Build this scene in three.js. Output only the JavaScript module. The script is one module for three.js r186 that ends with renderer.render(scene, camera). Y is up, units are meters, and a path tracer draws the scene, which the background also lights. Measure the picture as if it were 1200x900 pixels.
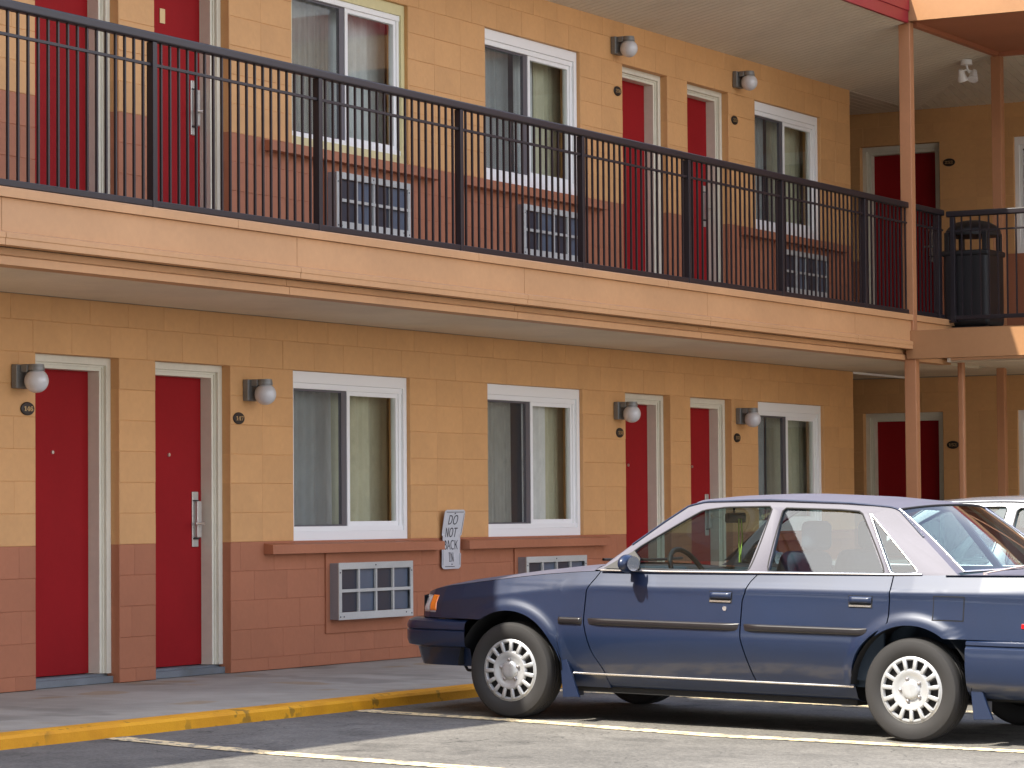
import * as THREE from 'three';
import { mergeGeometries, toCreasedNormals } from 'three/addons/utils/BufferGeometryUtils.js';
import { RoundedBoxGeometry } from 'three/addons/geometries/RoundedBoxGeometry.js';
import { FontLoader } from 'three/addons/loaders/FontLoader.js';
import { TextGeometry } from 'three/addons/geometries/TextGeometry.js';

// ------------------------------------------------------------------ camera, sky, sun, exposure
// Axes: x runs along the motel wall, y is up (0 = concrete walkway), z leaves the wall towards the car park.
const scene = new THREE.Scene();
const camera = new THREE.PerspectiveCamera(14.214, 4 / 3, 0.1, 1200);
camera.position.set(-15.4607, 1.0769, 12.0771);
camera.up.set(-0.03319, 0.99907, 0.02736);
camera.lookAt(-15.4607 + 0.87217, 1.0769 + 0.04232, 12.0771 - 0.48737);

const renderer = new THREE.WebGLRenderer({ antialias: true });
renderer.setSize(1024, 768);
renderer.toneMapping = THREE.LinearToneMapping;
renderer.toneMappingExposure = 2.35;
renderer.shadowMap.enabled = true;
renderer.shadowMap.type = THREE.PCFSoftShadowMap;

const sun = new THREE.DirectionalLight(new THREE.Color().setRGB(1, 0.93, 0.80), 4.2);
sun.position.set(-0.68 * 40, 40, -0.30 * 40);
sun.target.position.set(3, 0, 2);
sun.position.add(sun.target.position);
sun.castShadow = true;
Object.assign(sun.shadow.camera, { left: -30, right: 30, top: 30, bottom: -30, near: 1, far: 120 });
sun.shadow.mapSize.set(4096, 4096);
scene.add(sun, sun.target);

// seeded random numbers and value noise
let seedState = 20240607;
const rnd = () => { seedState = (seedState + 0x6d2b79f5) | 0; let t = Math.imul(seedState ^ (seedState >>> 15), 1 | seedState); t = (t + Math.imul(t ^ (t >>> 7), 61 | t)) ^ t; return ((t ^ (t >>> 14)) >>> 0) / 4294967296; };
const range = (a, b) => a + (b - a) * rnd();
const clamp = (x, a = 0, b = 1) => Math.min(b, Math.max(a, x));
const lerp = (a, b, t) => a + (b - a) * t;
const smooth = (a, b, x) => { const t = clamp((x - a) / (b - a)); return t * t * (3 - 2 * t); };
function hash2(x, y, s) { let h = Math.imul(x, 374761393) + Math.imul(y, 668265263) + Math.imul(s, 2147483647); h = Math.imul(h ^ (h >>> 13), 1274126177); return ((h ^ (h >>> 16)) >>> 0) / 4294967296; }
function vnoise(x, y, s, period) {           // value noise that repeats after `period` cells
  const xi = Math.floor(x), yi = Math.floor(y), fx = x - xi, fy = y - yi, m = (v) => ((v % period) + period) % period;
  const u = fx * fx * (3 - 2 * fx), v = fy * fy * (3 - 2 * fy);
  return lerp(lerp(hash2(m(xi), m(yi), s), hash2(m(xi + 1), m(yi), s), u), lerp(hash2(m(xi), m(yi + 1), s), hash2(m(xi + 1), m(yi + 1), s), u), v);
}
function fbm(u, v, cells, oct, s) { let a = 0, w = 0.5, t = 0; for (let i = 0; i < oct; i++) { a += w * vnoise(u * cells, v * cells, s + i, cells); t += w; w *= 0.5; cells *= 2; } return a / t; }

{ // daylight sky: blue air, paler to the horizon, with thin drifting cloud
  const W = 512, H = 256, data = new Float32Array(W * H * 4);
  for (let j = 0; j < H; j++) for (let i = 0; i < W; i++) {
    const el = ((j + 0.5) / H - 0.5) * Math.PI, az = ((i + 0.5) / W) * 2, up = Math.max(0, Math.sin(el));
    const t = Math.pow(up, 0.42);
    let c = [lerp(1.75, 0.07, t), lerp(1.72, 0.17, t), lerp(1.66, 0.44, t)];
    const k = 1 / (up + 0.25);
    const n = fbm(az * 0.5 + 0.13 * k, 0.31 * k + 0.02, 6, 5, 5);
    const cl = smooth(0.50, 0.70, n) * smooth(0.02, 0.15, up) * 0.7;
    c = c.map((v, q) => lerp(v, [1.35, 1.33, 1.30][q], cl));
    const phi = (az - 1) * Math.PI, ang = Math.acos(clamp((Math.cos(phi) * Math.cos(el) * -0.68 + Math.sin(el) - Math.sin(phi) * Math.cos(el) * 0.30) / 1.2462, -1, 1)) * 57.3;
    const glow = (2.2 * Math.exp(-ang / 9) + 0.7 * Math.exp(-ang / 26)) * smooth(-0.02, 0.1, Math.sin(el));   // bright air round the sun
    c = c.map((v, q) => v + glow * [1, 0.95, 0.86][q]);
    const o = (j * W + i) * 4;
    data[o] = c[0]; data[o + 1] = c[1]; data[o + 2] = c[2]; data[o + 3] = 1;
  }
  const sky = new THREE.DataTexture(data, W, H, THREE.RGBAFormat, THREE.FloatType);
  sky.mapping = THREE.EquirectangularReflectionMapping;
  sky.magFilter = sky.minFilter = THREE.LinearFilter;
  sky.needsUpdate = true;
  scene.background = sky; scene.environment = sky;
  scene.backgroundIntensity = 1.0; scene.environmentIntensity = 1.0;
}

// ------------------------------------------------------------------ textures and materials
function tex(size, fn, srgb = true) {
  const d = new Uint8Array(size * size * 4);
  for (let j = 0; j < size; j++) for (let i = 0; i < size; i++) {
    const c = fn((i + 0.5) / size, (j + 0.5) / size, i, j), o = (j * size + i) * 4;
    for (let k = 0; k < 3; k++) d[o + k] = clamp(Array.isArray(c) ? c[k] : c) * 255;
    d[o + 3] = 255;
  }
  const t = new THREE.DataTexture(d, size, size, THREE.RGBAFormat);
  t.wrapS = t.wrapT = THREE.RepeatWrapping; t.magFilter = THREE.LinearFilter; t.minFilter = THREE.LinearMipmapLinearFilter; t.generateMipmaps = true;
  if (srgb) t.colorSpace = THREE.SRGBColorSpace;
  t.needsUpdate = true;
  return t;
}
const scaled = (t, r) => { const c = t.clone(); c.repeat.set(r, r); c.needsUpdate = true; return c; };
// paint: faint mottling, roller streaks, small scuffs (1 tile = 2 m)
const paintMap = scaled(tex(512, (u, v) => {
  const m = fbm(u, v, 4, 5, 11), s = fbm(u, v, 64, 2, 17);
  return 0.95 + 0.05 * (m - 0.5) * 2 + 0.03 * (s - 0.5);
}), 0.5);
const paintBump = scaled(tex(512, (u, v) => 0.5 + 0.5 * (fbm(u, v, 96, 3, 31) - 0.5) + 0.35 * (fbm(u, v, 12, 3, 37) - 0.5), false), 0.5);
const asphaltMap = scaled(tex(1024, (u, v, i, j) => {
  const patch = fbm(u, v, 5, 4, 41), mid = fbm(u, v, 26, 3, 47), grain = hash2(i, j, 3), grit = vnoise(u * 300, v * 300, 9, 300);
  let c = 0.52 + 0.16 * (patch - 0.5) + 0.10 * (mid - 0.5) + 0.10 * (grain - 0.5) + 0.12 * (grit - 0.5);
  const crack = Math.abs(fbm(u, v, 7, 4, 53) - 0.5);
  if (crack < 0.006) c -= 0.16 * (1 - crack / 0.006);
  const oil = smooth(0.66, 0.76, fbm(u, v, 9, 3, 59)); c -= 0.07 * oil;
  return [c * 1.0, c * 0.985, c * 0.955];
}), 0.25);
const asphaltBump = scaled(tex(512, (u, v, i, j) => 0.5 * vnoise(u * 220, v * 220, 61, 220) + 0.5 * hash2(i, j, 67), false), 0.6);
const concreteMap = scaled(tex(1024, (u, v, i, j) => {
  const patch = fbm(u, v, 4, 5, 71), mid = fbm(u, v, 30, 3, 73), grain = hash2(i, j, 7);
  const stain = smooth(0.60, 0.72, fbm(u, v, 6, 4, 79)), rust = smooth(0.70, 0.78, fbm(u, v, 8, 3, 83));
  const c = 0.74 + 0.16 * (patch - 0.5) + 0.08 * (mid - 0.5) + 0.05 * (grain - 0.5) - 0.10 * stain;
  return [c + 0.01 - 0.02 * rust, c - 0.07 * rust, c - 0.03 - 0.13 * rust];
}), 0.25);
const wornYellow = scaled(tex(1024, (u, v, i, j) => {
  const d = fbm(u, v, 6, 5, 97), w = smooth(0.60, 0.68, fbm(u, v, 90, 3, 89)) * smooth(0.52, 0.66, fbm(u, v, 9, 3, 91)), g = hash2(i, j, 19), scuff = smooth(0.52, 0.70, fbm(u, v, 16, 4, 101));
  const y = [0.93 + 0.08 * (d - 0.5), 0.70 + 0.10 * (d - 0.5), 0.12], s = [0.42, 0.37, 0.30];
  return y.map((q, k) => lerp(q, s[k], w * 0.5) + 0.03 * (g - 0.5) - 0.05 * scuff);
}), 0.19);
const stripeMap = scaled(tex(512, (u, v, i, j) => {
  const w = smooth(0.50, 0.66, fbm(u, v, 28, 4, 103)), g = hash2(i, j, 29);
  const y = [0.93, 0.85, 0.68], s = [0.55, 0.53, 0.49];
  return y.map((q, k) => lerp(q, s[k], w) + 0.08 * (g - 0.5));
}), 1);
const clothMap = scaled(tex(256, (u, v, i, j) => 0.88 + 0.10 * (fbm(u, v, 8, 4, 107) - 0.5) + 0.08 * (hash2(i, j, 31) - 0.5)), 2);
const dustMap = scaled(tex(512, (u, v, i, j) => 0.90 + 0.16 * (fbm(u, v, 5, 5, 109) - 0.5) + 0.05 * (hash2(i, j, 43) - 0.5)), 0.6);
const finMap = scaled(tex(128, (u, v, i) => (i % 8 < 3 ? 0.55 : 0.95)), 8);

const rgb = (r, g, b) => new THREE.Color().setRGB(r, g, b);
const std = (c, rough = 0.7, o = {}) => new THREE.MeshStandardMaterial({ color: rgb(...c), roughness: rough, ...o });
const phys = (c, rough, o = {}) => new THREE.MeshPhysicalMaterial({ color: rgb(...c), roughness: rough, ...o });
const painted = (c, rough = 0.62, o = {}) => std(c, rough, { map: paintMap, bumpMap: paintBump, bumpScale: 0.0022, ...o });

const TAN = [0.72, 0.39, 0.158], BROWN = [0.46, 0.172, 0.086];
const M = {
  tan: [1, 0.985, 1.012].map((k) => painted(TAN.map((v) => v * k))),
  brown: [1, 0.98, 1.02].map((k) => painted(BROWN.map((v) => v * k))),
  fascia: painted([0.62, 0.335, 0.155], 0.5, { bumpScale: 0.0008 }),
  beam: painted([0.37, 0.185, 0.080], 0.5, { bumpScale: 0.0008 }),
  post: painted([0.47, 0.215, 0.10], 0.5, { bumpScale: 0.0008 }),
  red: phys([0.33, 0.009, 0.012], 0.75, { map: paintMap, bumpMap: paintBump, bumpScale: 0.0006, specularIntensity: 0.4 }),
  roofRed: painted([0.30, 0.012, 0.03], 0.42, { bumpScale: 0.0006 }),
  cream: painted([0.80, 0.76, 0.62], 0.45, { bumpScale: 0.0006 }),
  vinyl: std([0.88, 0.88, 0.87], 0.4),
  yellowTrim: painted([0.76, 0.68, 0.36], 0.5, { bumpScale: 0.0006 }),
  soffit: painted([0.80, 0.72, 0.58], 0.55, { bumpScale: 0.0006 }),
  lowerSoffit: painted([0.80, 0.70, 0.53], 0.6, { bumpScale: 0.001 }),
  black: std([0.016, 0.012, 0.016], 0.42, { map: paintMap }),
  plastic: std([0.012, 0.012, 0.014], 0.5),
  grey: std([0.30, 0.30, 0.29], 0.5, { map: dustMap, metalness: 0.4 }),
  greyDark: std([0.09, 0.09, 0.10], 0.5, { metalness: 0.3 }),
  steel: std([0.62, 0.62, 0.60], 0.32, { metalness: 0.85 }),
  lockMetal: std([0.55, 0.54, 0.50], 0.38, { metalness: 0.6 }),
  globe: phys([0.80, 0.80, 0.82], 0.28, { clearcoat: 0.6, clearcoatRoughness: 0.1, map: dustMap }),
  gold: std([0.55, 0.40, 0.20], 0.4, { metalness: 0.6 }),
  plaque: std([0.018, 0.012, 0.009], 0.45),
  stile: std([0.13, 0.125, 0.14], 0.5, { metalness: 0.3 }),
  screen: std([0.10, 0.10, 0.11], 0.8, { transparent: true, opacity: 0.30 }),
  pane: phys([0.94, 0.98, 0.96], 0.02, { transmission: 1, thickness: 0, ior: 1.52 }),
  curtainGrey: phys([0.72, 0.75, 0.74], 0.95, { map: clothMap, transmission: 0.12, thickness: 0 }),
  curtainOlive: phys([0.70, 0.67, 0.48], 0.95, { map: clothMap, transmission: 0.12, thickness: 0 }),
  curtainWhite: phys([0.93, 0.93, 0.92], 0.9, { map: clothMap, transmission: 0.15, thickness: 0 }),
  curtainSheer: phys([0.82, 0.79, 0.69], 0.95, { map: clothMap, transmission: 0.2, thickness: 0 }),
  room: std([0.30, 0.26, 0.21], 0.9),
  acFrame: std([0.66, 0.66, 0.62], 0.5, { map: dustMap }),
  acSide: std([0.36, 0.37, 0.40], 0.5, { map: dustMap, metalness: 0.3 }),
  acDark: std([0.055, 0.060, 0.085], 0.42, { map: finMap }),
  acLight: std([0.15, 0.19, 0.26], 0.42, { map: finMap }),
  concrete: std([0.68, 0.65, 0.59], 0.9, { map: concreteMap, bumpMap: asphaltBump, bumpScale: 0.0012 }),
  threshold: std([0.34, 0.38, 0.44], 0.85, { map: concreteMap }),
  asphalt: std([0.60, 0.58, 0.55], 0.92, { map: asphaltMap, bumpMap: asphaltBump, bumpScale: 0.003 }),
  kerb: std([0.85, 0.72, 0.30], 0.75, { map: wornYellow, bumpMap: asphaltBump, bumpScale: 0.0015 }),
  stripe: std([0.95, 0.92, 0.86], 0.85, { map: stripeMap, bumpMap: asphaltBump, bumpScale: 0.002 }),
};

// ------------------------------------------------------------------ helpers
function metreUV(g) { // box-projected texture coordinates in metres
  const p = g.attributes.position, n = g.attributes.normal, uv = new Float32Array(p.count * 2);
  for (let i = 0; i < p.count; i++) {
    const ax = Math.abs(n.getX(i)), ay = Math.abs(n.getY(i)), az = Math.abs(n.getZ(i));
    if (az >= ax && az >= ay) { uv[2 * i] = p.getX(i); uv[2 * i + 1] = p.getY(i); }
    else if (ax >= ay) { uv[2 * i] = p.getZ(i); uv[2 * i + 1] = p.getY(i); }
    else { uv[2 * i] = p.getX(i); uv[2 * i + 1] = p.getZ(i); }
  }
  g.setAttribute('uv', new THREE.BufferAttribute(uv, 2));
  return g;
}
const plain = (g) => { const q = g.index ? g.toNonIndexed() : g; for (const k of Object.keys(q.attributes)) if (!['position', 'normal', 'uv'].includes(k)) q.deleteAttribute(k); return q; };
// box given by its two corners
const box = (x0, x1, y0, y1, z0, z1) => metreUV(plain(new THREE.BoxGeometry(x1 - x0, y1 - y0, z1 - z0).translate((x0 + x1) / 2, (y0 + y1) / 2, (z0 + z1) / 2)));
const rbox = (x0, x1, y0, y1, z0, z1, r = 0.01, seg = 2) => metreUV(plain(new RoundedBoxGeometry(x1 - x0, y1 - y0, z1 - z0, seg, r).translate((x0 + x1) / 2, (y0 + y1) / 2, (z0 + z1) / 2)));
const merge = (list) => (list.length === 1 ? list[0] : mergeGeometries(list.map(plain)));
const cyl = (r0, r1, h, seg = 20) => plain(new THREE.CylinderGeometry(r0, r1, h, seg));
const tube = (pts, r, seg = 24, rad = 8, closed = false) => plain(new THREE.TubeGeometry(new THREE.CatmullRomCurve3(pts.map((p) => new THREE.Vector3(...p)), closed, 'catmullrom', 0.1), seg, r, rad, closed));
const names = new Map();
function numbered(name) { const n = names.get(name) ?? 0; names.set(name, n + 1); return n ? `${name}_${String(n).padStart(3, '0')}` : name; }
function part(parent, name, geometry, material) {
  const m = new THREE.Mesh(Array.isArray(geometry) ? merge(geometry) : geometry, material);
  m.name = name; parent.add(m);
  return m;
}
function thing(name, label, category, pos = [0, 0, 0], group) {
  const o = new THREE.Group(); o.name = numbered(name); o.position.set(...pos);
  o.userData = { label, category }; if (group) o.userData.group = group;
  scene.add(o);
  return o;
}
function struct(name, geometry, material) {
  const m = part(scene, numbered(name), geometry, material); m.userData.kind = 'structure';
  return m;
}
function grid(nu, nv, fn) { // surface from fn(u, v) -> [x, y, z]
  const pos = [], uv = [], idx = [];
  for (let j = 0; j <= nv; j++) for (let i = 0; i <= nu; i++) { const p = fn(i / nu, j / nv, i, j); pos.push(p[0], p[1], p[2]); uv.push(p[3] ?? p[0] + p[2], p[4] ?? p[1]); }
  for (let j = 0; j < nv; j++) for (let i = 0; i < nu; i++) { const a = j * (nu + 1) + i, b = a + 1, c = a + nu + 1, d = c + 1; idx.push(a, b, d, a, d, c); }
  const g = new THREE.BufferGeometry();
  g.setAttribute('position', new THREE.Float32BufferAttribute(pos, 3));
  g.setAttribute('uv', new THREE.Float32BufferAttribute(uv, 2));
  g.setIndex(idx); g.computeVertexNormals();
  return g;
}
// a profile of [z, y] points run along x
function sweepX(profile, x0, x1) {
  const s = new THREE.Shape(profile.map(([z, y]) => new THREE.Vector2(-z, y)));
  const g = new THREE.ExtrudeGeometry(s, { depth: x1 - x0, bevelEnabled: false });
  g.rotateY(Math.PI / 2).translate(x0, 0, 0);   // shape x = -z, extrusion along +x
  return metreUV(plain(g));
}
const curve = (pts) => (x) => { // smooth table look-up
  if (x <= pts[0][0]) return pts[0][1];
  for (let i = 1; i < pts.length; i++) if (x <= pts[i][0]) { const [a, b] = pts[i - 1], [c, d] = pts[i]; return lerp(b, d, (x - a) / (c - a)); }
  return pts[pts.length - 1][1];
};
console.log('helpers ready');

// ------------------------------------------------------------------ ground, walkway, kerb, stripes
const groundY = (x, z) => {
  const base = z < 2.05 ? -0.1017 : z < 15 ? -0.125 - 0.021 * (z - 3.162) : -0.3736;
  const near = smooth(2.0, 2.8, z) * (1 - smooth(12, 15, z)) * smooth(-9, -7, x) * (1 - smooth(10, 12, x));
  const calm = 1 - smooth(0.8, 0.3, Math.min(Math.hypot(x - 0.5, z - 3.2), Math.hypot(x - 0.35, z - 5.75)));
  return base + 0.009 * (fbm((x + 20) / 24, z / 24, 20, 3, 131) - 0.5) * near * calm;
};
{
  const xs = [-400, -60, -9], zs = [-400, -60, -2, 2.0];
  for (let x = -8.75; x <= 12.01; x += 0.25) xs.push(x);
  xs.push(60, 400);
  for (let z = 2.2; z <= 15.01; z += 0.2) zs.push(z);
  zs.push(60, 400);
  const g = grid(xs.length - 1, zs.length - 1, (u, v, i, j) => { const x = xs[i], z = zs[zs.length - 1 - j]; return [x, groundY(x, z), z, x, z]; });
  struct('parking_lot', g, M.asphalt);
}
struct('walkway', [
  sweepX([[-0.3, 0], [2.0, -0.028], [2.0, -0.25], [-0.3, -0.25]], -14, 15.2),
  box(13.17, 14.95, -0.25, -0.004, -7, -0.3),
  box(11.9, 15.2, -0.25, -0.032, 2.0, 16),
], M.concrete);
struct('kerb', [sweepX([[2.001, -0.024], [2.06, -0.026], [2.09, -0.034], [2.105, -0.05], [2.118, -0.30], [2.001, -0.30]], -14, 11.6)], M.kerb);
function stripe(pts, w) { // painted line over the asphalt, following its slope
  const c = new THREE.CatmullRomCurve3(pts.map(([x, z]) => new THREE.Vector3(x, 0, z)));
  const n = 60;
  return grid(1, n, (u, v) => { const p = c.getPoint(v), e = (u ? 0.5 : -0.5) * w * (1 + 0.10 * (fbm(v, 0.3 + u * 0.4, 30, 2, 137) - 0.5)); return [p.x - e, groundY(p.x - e, p.z) + 0.004, p.z, u * w, p.z]; });
}
struct('parking_stripe', stripe([[-2.06, 2.13], [-2.18, 2.6], [-2.30, 3.2], [-2.37, 3.8], [-2.43, 4.4], [-2.5, 6.8]], 0.17), M.stripe);
struct('parking_stripe', stripe([[0.42, 2.13], [0.36, 2.75], [0.27, 3.5], [0.13, 4.13], [0.03, 4.72], [0.06, 5.3], [0.07, 6.9]], 0.17), M.stripe);
struct('parking_stripe', stripe([[2.78, 2.13], [2.72, 3.2], [2.69, 3.8], [2.62, 4.5], [2.58, 6.9]], 0.17), M.stripe);
struct('parking_stripe', stripe([[5.2, 2.13], [5.15, 4], [5.1, 6.9]], 0.17), M.stripe);

// ------------------------------------------------------------------ the motel
const H = 0.2032, L = 0.4064, STOREY = 2.845, HEAD = 2.12, SILL = 0.9008, CEIL = 2.482;
const DOORS = [[0, 0.879], [1.281, 2.16], [8.15, 9.025], [9.43, 10.30]];
const WINDOWS = [[2.951, 4.565], [5.755, 7.365], [10.88, 12.42]];
const WEST = -7, EAST = 13.17, WING_X = 14.95;
const motel = thing('motel_building', 'two storey motel with orange and brown block walls, red doors and an upper balcony', 'building');

const blockCache = new Map();
function blockGeometry(w, h, d, variant) { // painted concrete block with eased front edges
  const key = [w.toFixed(3), h.toFixed(3), d, variant].join();
  if (blockCache.has(key)) return blockCache.get(key);
  const c = 0.0034, x = w / 2, y = h / 2, P = [], quad = (a, b, e, f) => P.push(...a, ...b, ...e, ...a, ...e, ...f);
  const B = [[-x, -y, -d], [x, -y, -d], [x, y, -d], [-x, y, -d]], E = [[-x, -y, -c], [x, -y, -c], [x, y, -c], [-x, y, -c]], F = [[-x + c, -y + c, 0], [x - c, -y + c, 0], [x - c, y - c, 0], [-x + c, y - c, 0]];
  quad(...F); quad(B[1], B[0], B[3], B[2]);
  for (let k = 0; k < 4; k++) { const n = (k + 1) % 4; quad(E[k], E[n], F[n], F[k]); quad(B[k], B[n], E[n], E[k]); }
  const g = new THREE.BufferGeometry();
  g.setAttribute('position', new THREE.Float32BufferAttribute(P, 3));
  g.computeVertexNormals(); metreUV(g);
  const uv = g.attributes.uv; for (let i = 0; i < uv.count; i++) uv.setXY(i, uv.getX(i) + variant * 0.37, uv.getY(i) + variant * 0.713);
  blockCache.set(key, g);
  return g;
}
// courses of blocks over [x0, x1], floor at y = floor, leaving the openings free; returns a list of {x, y, w, h, brown}
function courses(x0, x1, floor, openings, topY, bondSeed) {
  const rows = [[0, SILL - 4 * H]];
  for (let k = 4; k > 0; k--) rows.push([SILL - k * H, SILL - (k - 1) * H]);
  for (let k = 0; k < 6; k++) rows.push([SILL + k * H, SILL + (k + 1) * H]);
  rows.push([HEAD, HEAD + H], [HEAD + H, topY]);
  const list = [];
  rows.forEach(([a, b], r) => {
    const brown = b <= SILL + 0.001, cuts = openings.filter((o) => o[2] < b - 0.01 && o[3] > a + 0.01).sort((p, q) => p[0] - q[0]);
    let x = x0; const spans = [];
    for (const o of cuts) { if (o[0] > x + 0.02) spans.push([x, o[0]]); x = o[1]; }
    if (x < x1 - 0.02) spans.push([x, x1]);
    for (const [s, e] of spans) {
      const len = e - s, edges = [s];
      if (len < 1.3 && !brown) { const n = Math.max(1, Math.round(len / L)); for (let k = 1; k < n; k++) edges.push(s + (len * k) / n); }
      else { const off = ((r + bondSeed) % 2) * L / 2 + (hash2(r, Math.round(s * 7) + 500, bondSeed) - 0.5) * 0.12; let p = Math.floor(s / L) * L + off; while (p < s + 0.12) p += L; while (p < e - 0.12) { edges.push(p + (hash2(Math.round(p * 50) + 900, r, 77) - 0.5) * 0.012); p += L; } }
      edges.push(e);
      for (let k = 1; k < edges.length; k++) list.push({ x: (edges[k - 1] + edges[k]) / 2, y: floor + (a + b) / 2, w: edges[k] - edges[k - 1], h: b - a, brown });
    }
  });
  return list;
}
const OPEN = [...DOORS.map(([a, b]) => [a, b, -0.1, HEAD]), ...WINDOWS.map(([a, b]) => [a, b, SILL, HEAD])];
{
  const all = [
    ...courses(WEST, EAST, 0, OPEN, CEIL, 1).map((b) => ({ ...b, storey: 0 })),
    ...courses(WEST, EAST, STOREY, OPEN, CEIL, 2).map((b) => ({ ...b, storey: 1 })),
  ];
  const inView = (b) => b.x + b.w / 2 > -0.75 + (b.storey ? 0 : -0.05) && b.y < 5.35 && !(b.storey && b.y > 4.35 + Math.max(0, b.x) * 0.165);
  all.forEach((b) => { b.d = Math.hypot(b.x + 15.46, 12.08); b.own = inView(b) && b.w * b.h > 0.012; });
  const ranked = all.filter((b) => b.own).sort((p, q) => p.d - q.d);
  ranked.forEach((b, i) => { b.own = i < 298; });
  const walls = ['ground_floor_wall', 'upper_floor_wall'].map((n) => { const g = new THREE.Group(); g.name = n; motel.add(g); return g; });
  const rest = { tan: [], brown: [] };
  all.forEach((b, i) => {
    const v = Math.floor(hash2(i, 3, 5) * 9), mats = b.brown ? M.brown : M.tan, dz = (hash2(i, 9, 6) - 0.5) * 0.0024;
    const g = blockGeometry(b.w, b.h, 0.19, v);
    if (b.own) { const m = part(walls[b.storey], 'block', g, mats[Math.floor(hash2(i, 1, 8) * 3)]); m.position.set(b.x, b.y, dz); }
    else rest[b.brown ? 'brown' : 'tan'].push(g.clone().translate(b.x, b.y, dz));
  });
  for (const k of ['tan', 'brown']) { const m = part(motel, `${k === 'tan' ? 'orange' : 'brown'}_block_courses`, rest[k], M[k][0]); m.userData.kind = 'stuff'; }
}
// wing wall that closes the corner, same blocks turned to face the car park
const WING_DOOR = [-0.64, 0.26], WING_WINDOW = [1.08, 2.68];   // measured along z
{
  const op = [[WING_DOOR[0], WING_DOOR[1], -0.1, HEAD], [WING_WINDOW[0], WING_WINDOW[1], SILL, HEAD]];
  for (const brown of [false, true]) {
    const gs = [];
    for (const [floor, seed] of [[0, 3], [STOREY, 4]]) courses(-7, 16, floor, op, CEIL, seed).filter((b) => b.brown === brown).forEach((b, i) => gs.push(blockGeometry(b.w, b.h, 0.19, i % 3).clone().rotateY(-Math.PI / 2).translate(WING_X, b.y, b.x)));
    const m = part(motel, `wing_${brown ? 'brown' : 'orange'}_block_courses`, gs, M[brown ? 'brown' : 'tan'][0]); m.userData.kind = 'stuff';
  }
}
// slabs, end and rear walls, partitions
part(motel, 'floor_slab', [box(WEST, EAST - 0.19, -0.2, -0.004, -5, -0.305), box(WING_X + 0.19, 20, -0.2, -0.004, -7, 16)], M.room);
part(motel, 'storey_slab', [box(WEST, EAST, CEIL, STOREY - 0.004, -5, -0.001), box(WING_X, 20, CEIL, STOREY - 0.004, -7, 16)], M.room);
part(motel, 'end_wall', box(EAST - 0.19, EAST, 0.001, 5.32, -7, -0.191), M.brown[0]);
part(motel, 'end_wall', box(WEST, WEST + 0.19, 0.001, 5.32, -5, -0.191), M.tan[0]);
part(motel, 'rear_wall', [box(WEST, EAST - 0.19, -0.1, 5.32, -5.2, -5.001), box(EAST, WING_X, -0.1, 5.32, -7.2, -7.0), box(20, 20.2, -0.1, 5.6, -7, 16)], M.tan[0]);
for (const x of [0.98, 5.16, 9.226]) part(motel, 'partition', [box(x, x + 0.15, 0.001, CEIL - 0.001, -5, -0.192), box(x, x + 0.15, STOREY + 0.001, 5.318, -5, -0.192)], M.room);

// doors
function makeDoor(x0, x1, floor, lock, place) {
  const door = new THREE.Mesh(box(x0 + 0.07, x1 - 0.07, floor + 0.065, floor + HEAD - 0.062, -0.235, -0.19), M.red); door.name = 'door'; motel.add(door);
  const J = (a, b, z0, z1) => [box(x0 + a, x0 + b, floor + 0.062, floor + HEAD - b, z0, z1), box(x1 - b, x1 - a, floor + 0.062, floor + HEAD - b, z0, z1), box(x0 + a, x1 - a, floor + HEAD - b, floor + HEAD - a, z0, z1)];
  part(door, 'door_frame', [...J(0.001, 0.048, -0.24, -0.070), ...J(0.0481, 0.062, -0.24, -0.092), ...J(0.0621, 0.086, -0.24, -0.100)], M.cream);
  part(door, 'threshold', [box(x0 + 0.002, x1 - 0.002, floor + 0.001, floor + 0.058, -0.24, -0.10), box(x0 + 0.002, x1 - 0.002, floor + 0.001, floor + 0.044, -0.0995, -0.052)], M.threshold);
  part(door, 'peephole', cyl(0.012, 0.012, 0.012, 14).rotateX(Math.PI / 2).translate((x0 + x1) / 2 - 0.03, floor + 1.50, -0.186), M.steel);
  if (lock) {
    const lx = x1 - 0.165;
    part(door, 'lock_plate', rbox(lx - 0.036, lx + 0.036, floor + 0.87, floor + 1.25, -0.191, -0.180, 0.005), M.lockMetal);
    part(door, 'card_lock', rbox(lx - 0.018, lx + 0.034, floor + 0.935, floor + 1.185, -0.181, -0.150, 0.006), M.lockMetal);
    part(door, 'lock_gap', [box(lx - 0.03, lx + 0.03, floor + 0.922, floor + 0.934, -0.181, -0.168), box(lx - 0.03, lx + 0.03, floor + 1.186, floor + 1.193, -0.181, -0.170)], M.plastic);
    part(door, 'lever_handle', [rbox(lx - 0.085, lx + 0.018, floor + 1.022, floor + 1.04, -0.128, -0.112, 0.006), cyl(0.011, 0.011, 0.06, 12).rotateX(Math.PI / 2).translate(lx + 0.008, floor + 1.031, -0.142)], M.steel);
  }
  if (place) place(door);
  return door;
}
DOORS.forEach(([a, b], i) => { makeDoor(a, b, 0, i === 1 || i === 3); makeDoor(a, b, STOREY, i === 1 || i === 3); });
{ const p = part(motel.children.filter((c) => c.name === 'door')[3], 'notice_plate', box(1.60, 1.66, STOREY + 1.60, STOREY + 1.70, -0.189, -0.184), M.gold); p.userData.label = 'small brown notice plate'; }
const turnWing = (o) => { o.rotation.y = -Math.PI / 2; o.position.set(WING_X, 0, 0); };
makeDoor(WING_DOOR[0], WING_DOOR[1], 0, false, turnWing); makeDoor(WING_DOOR[0], WING_DOOR[1], STOREY, true, turnWing);

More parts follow.
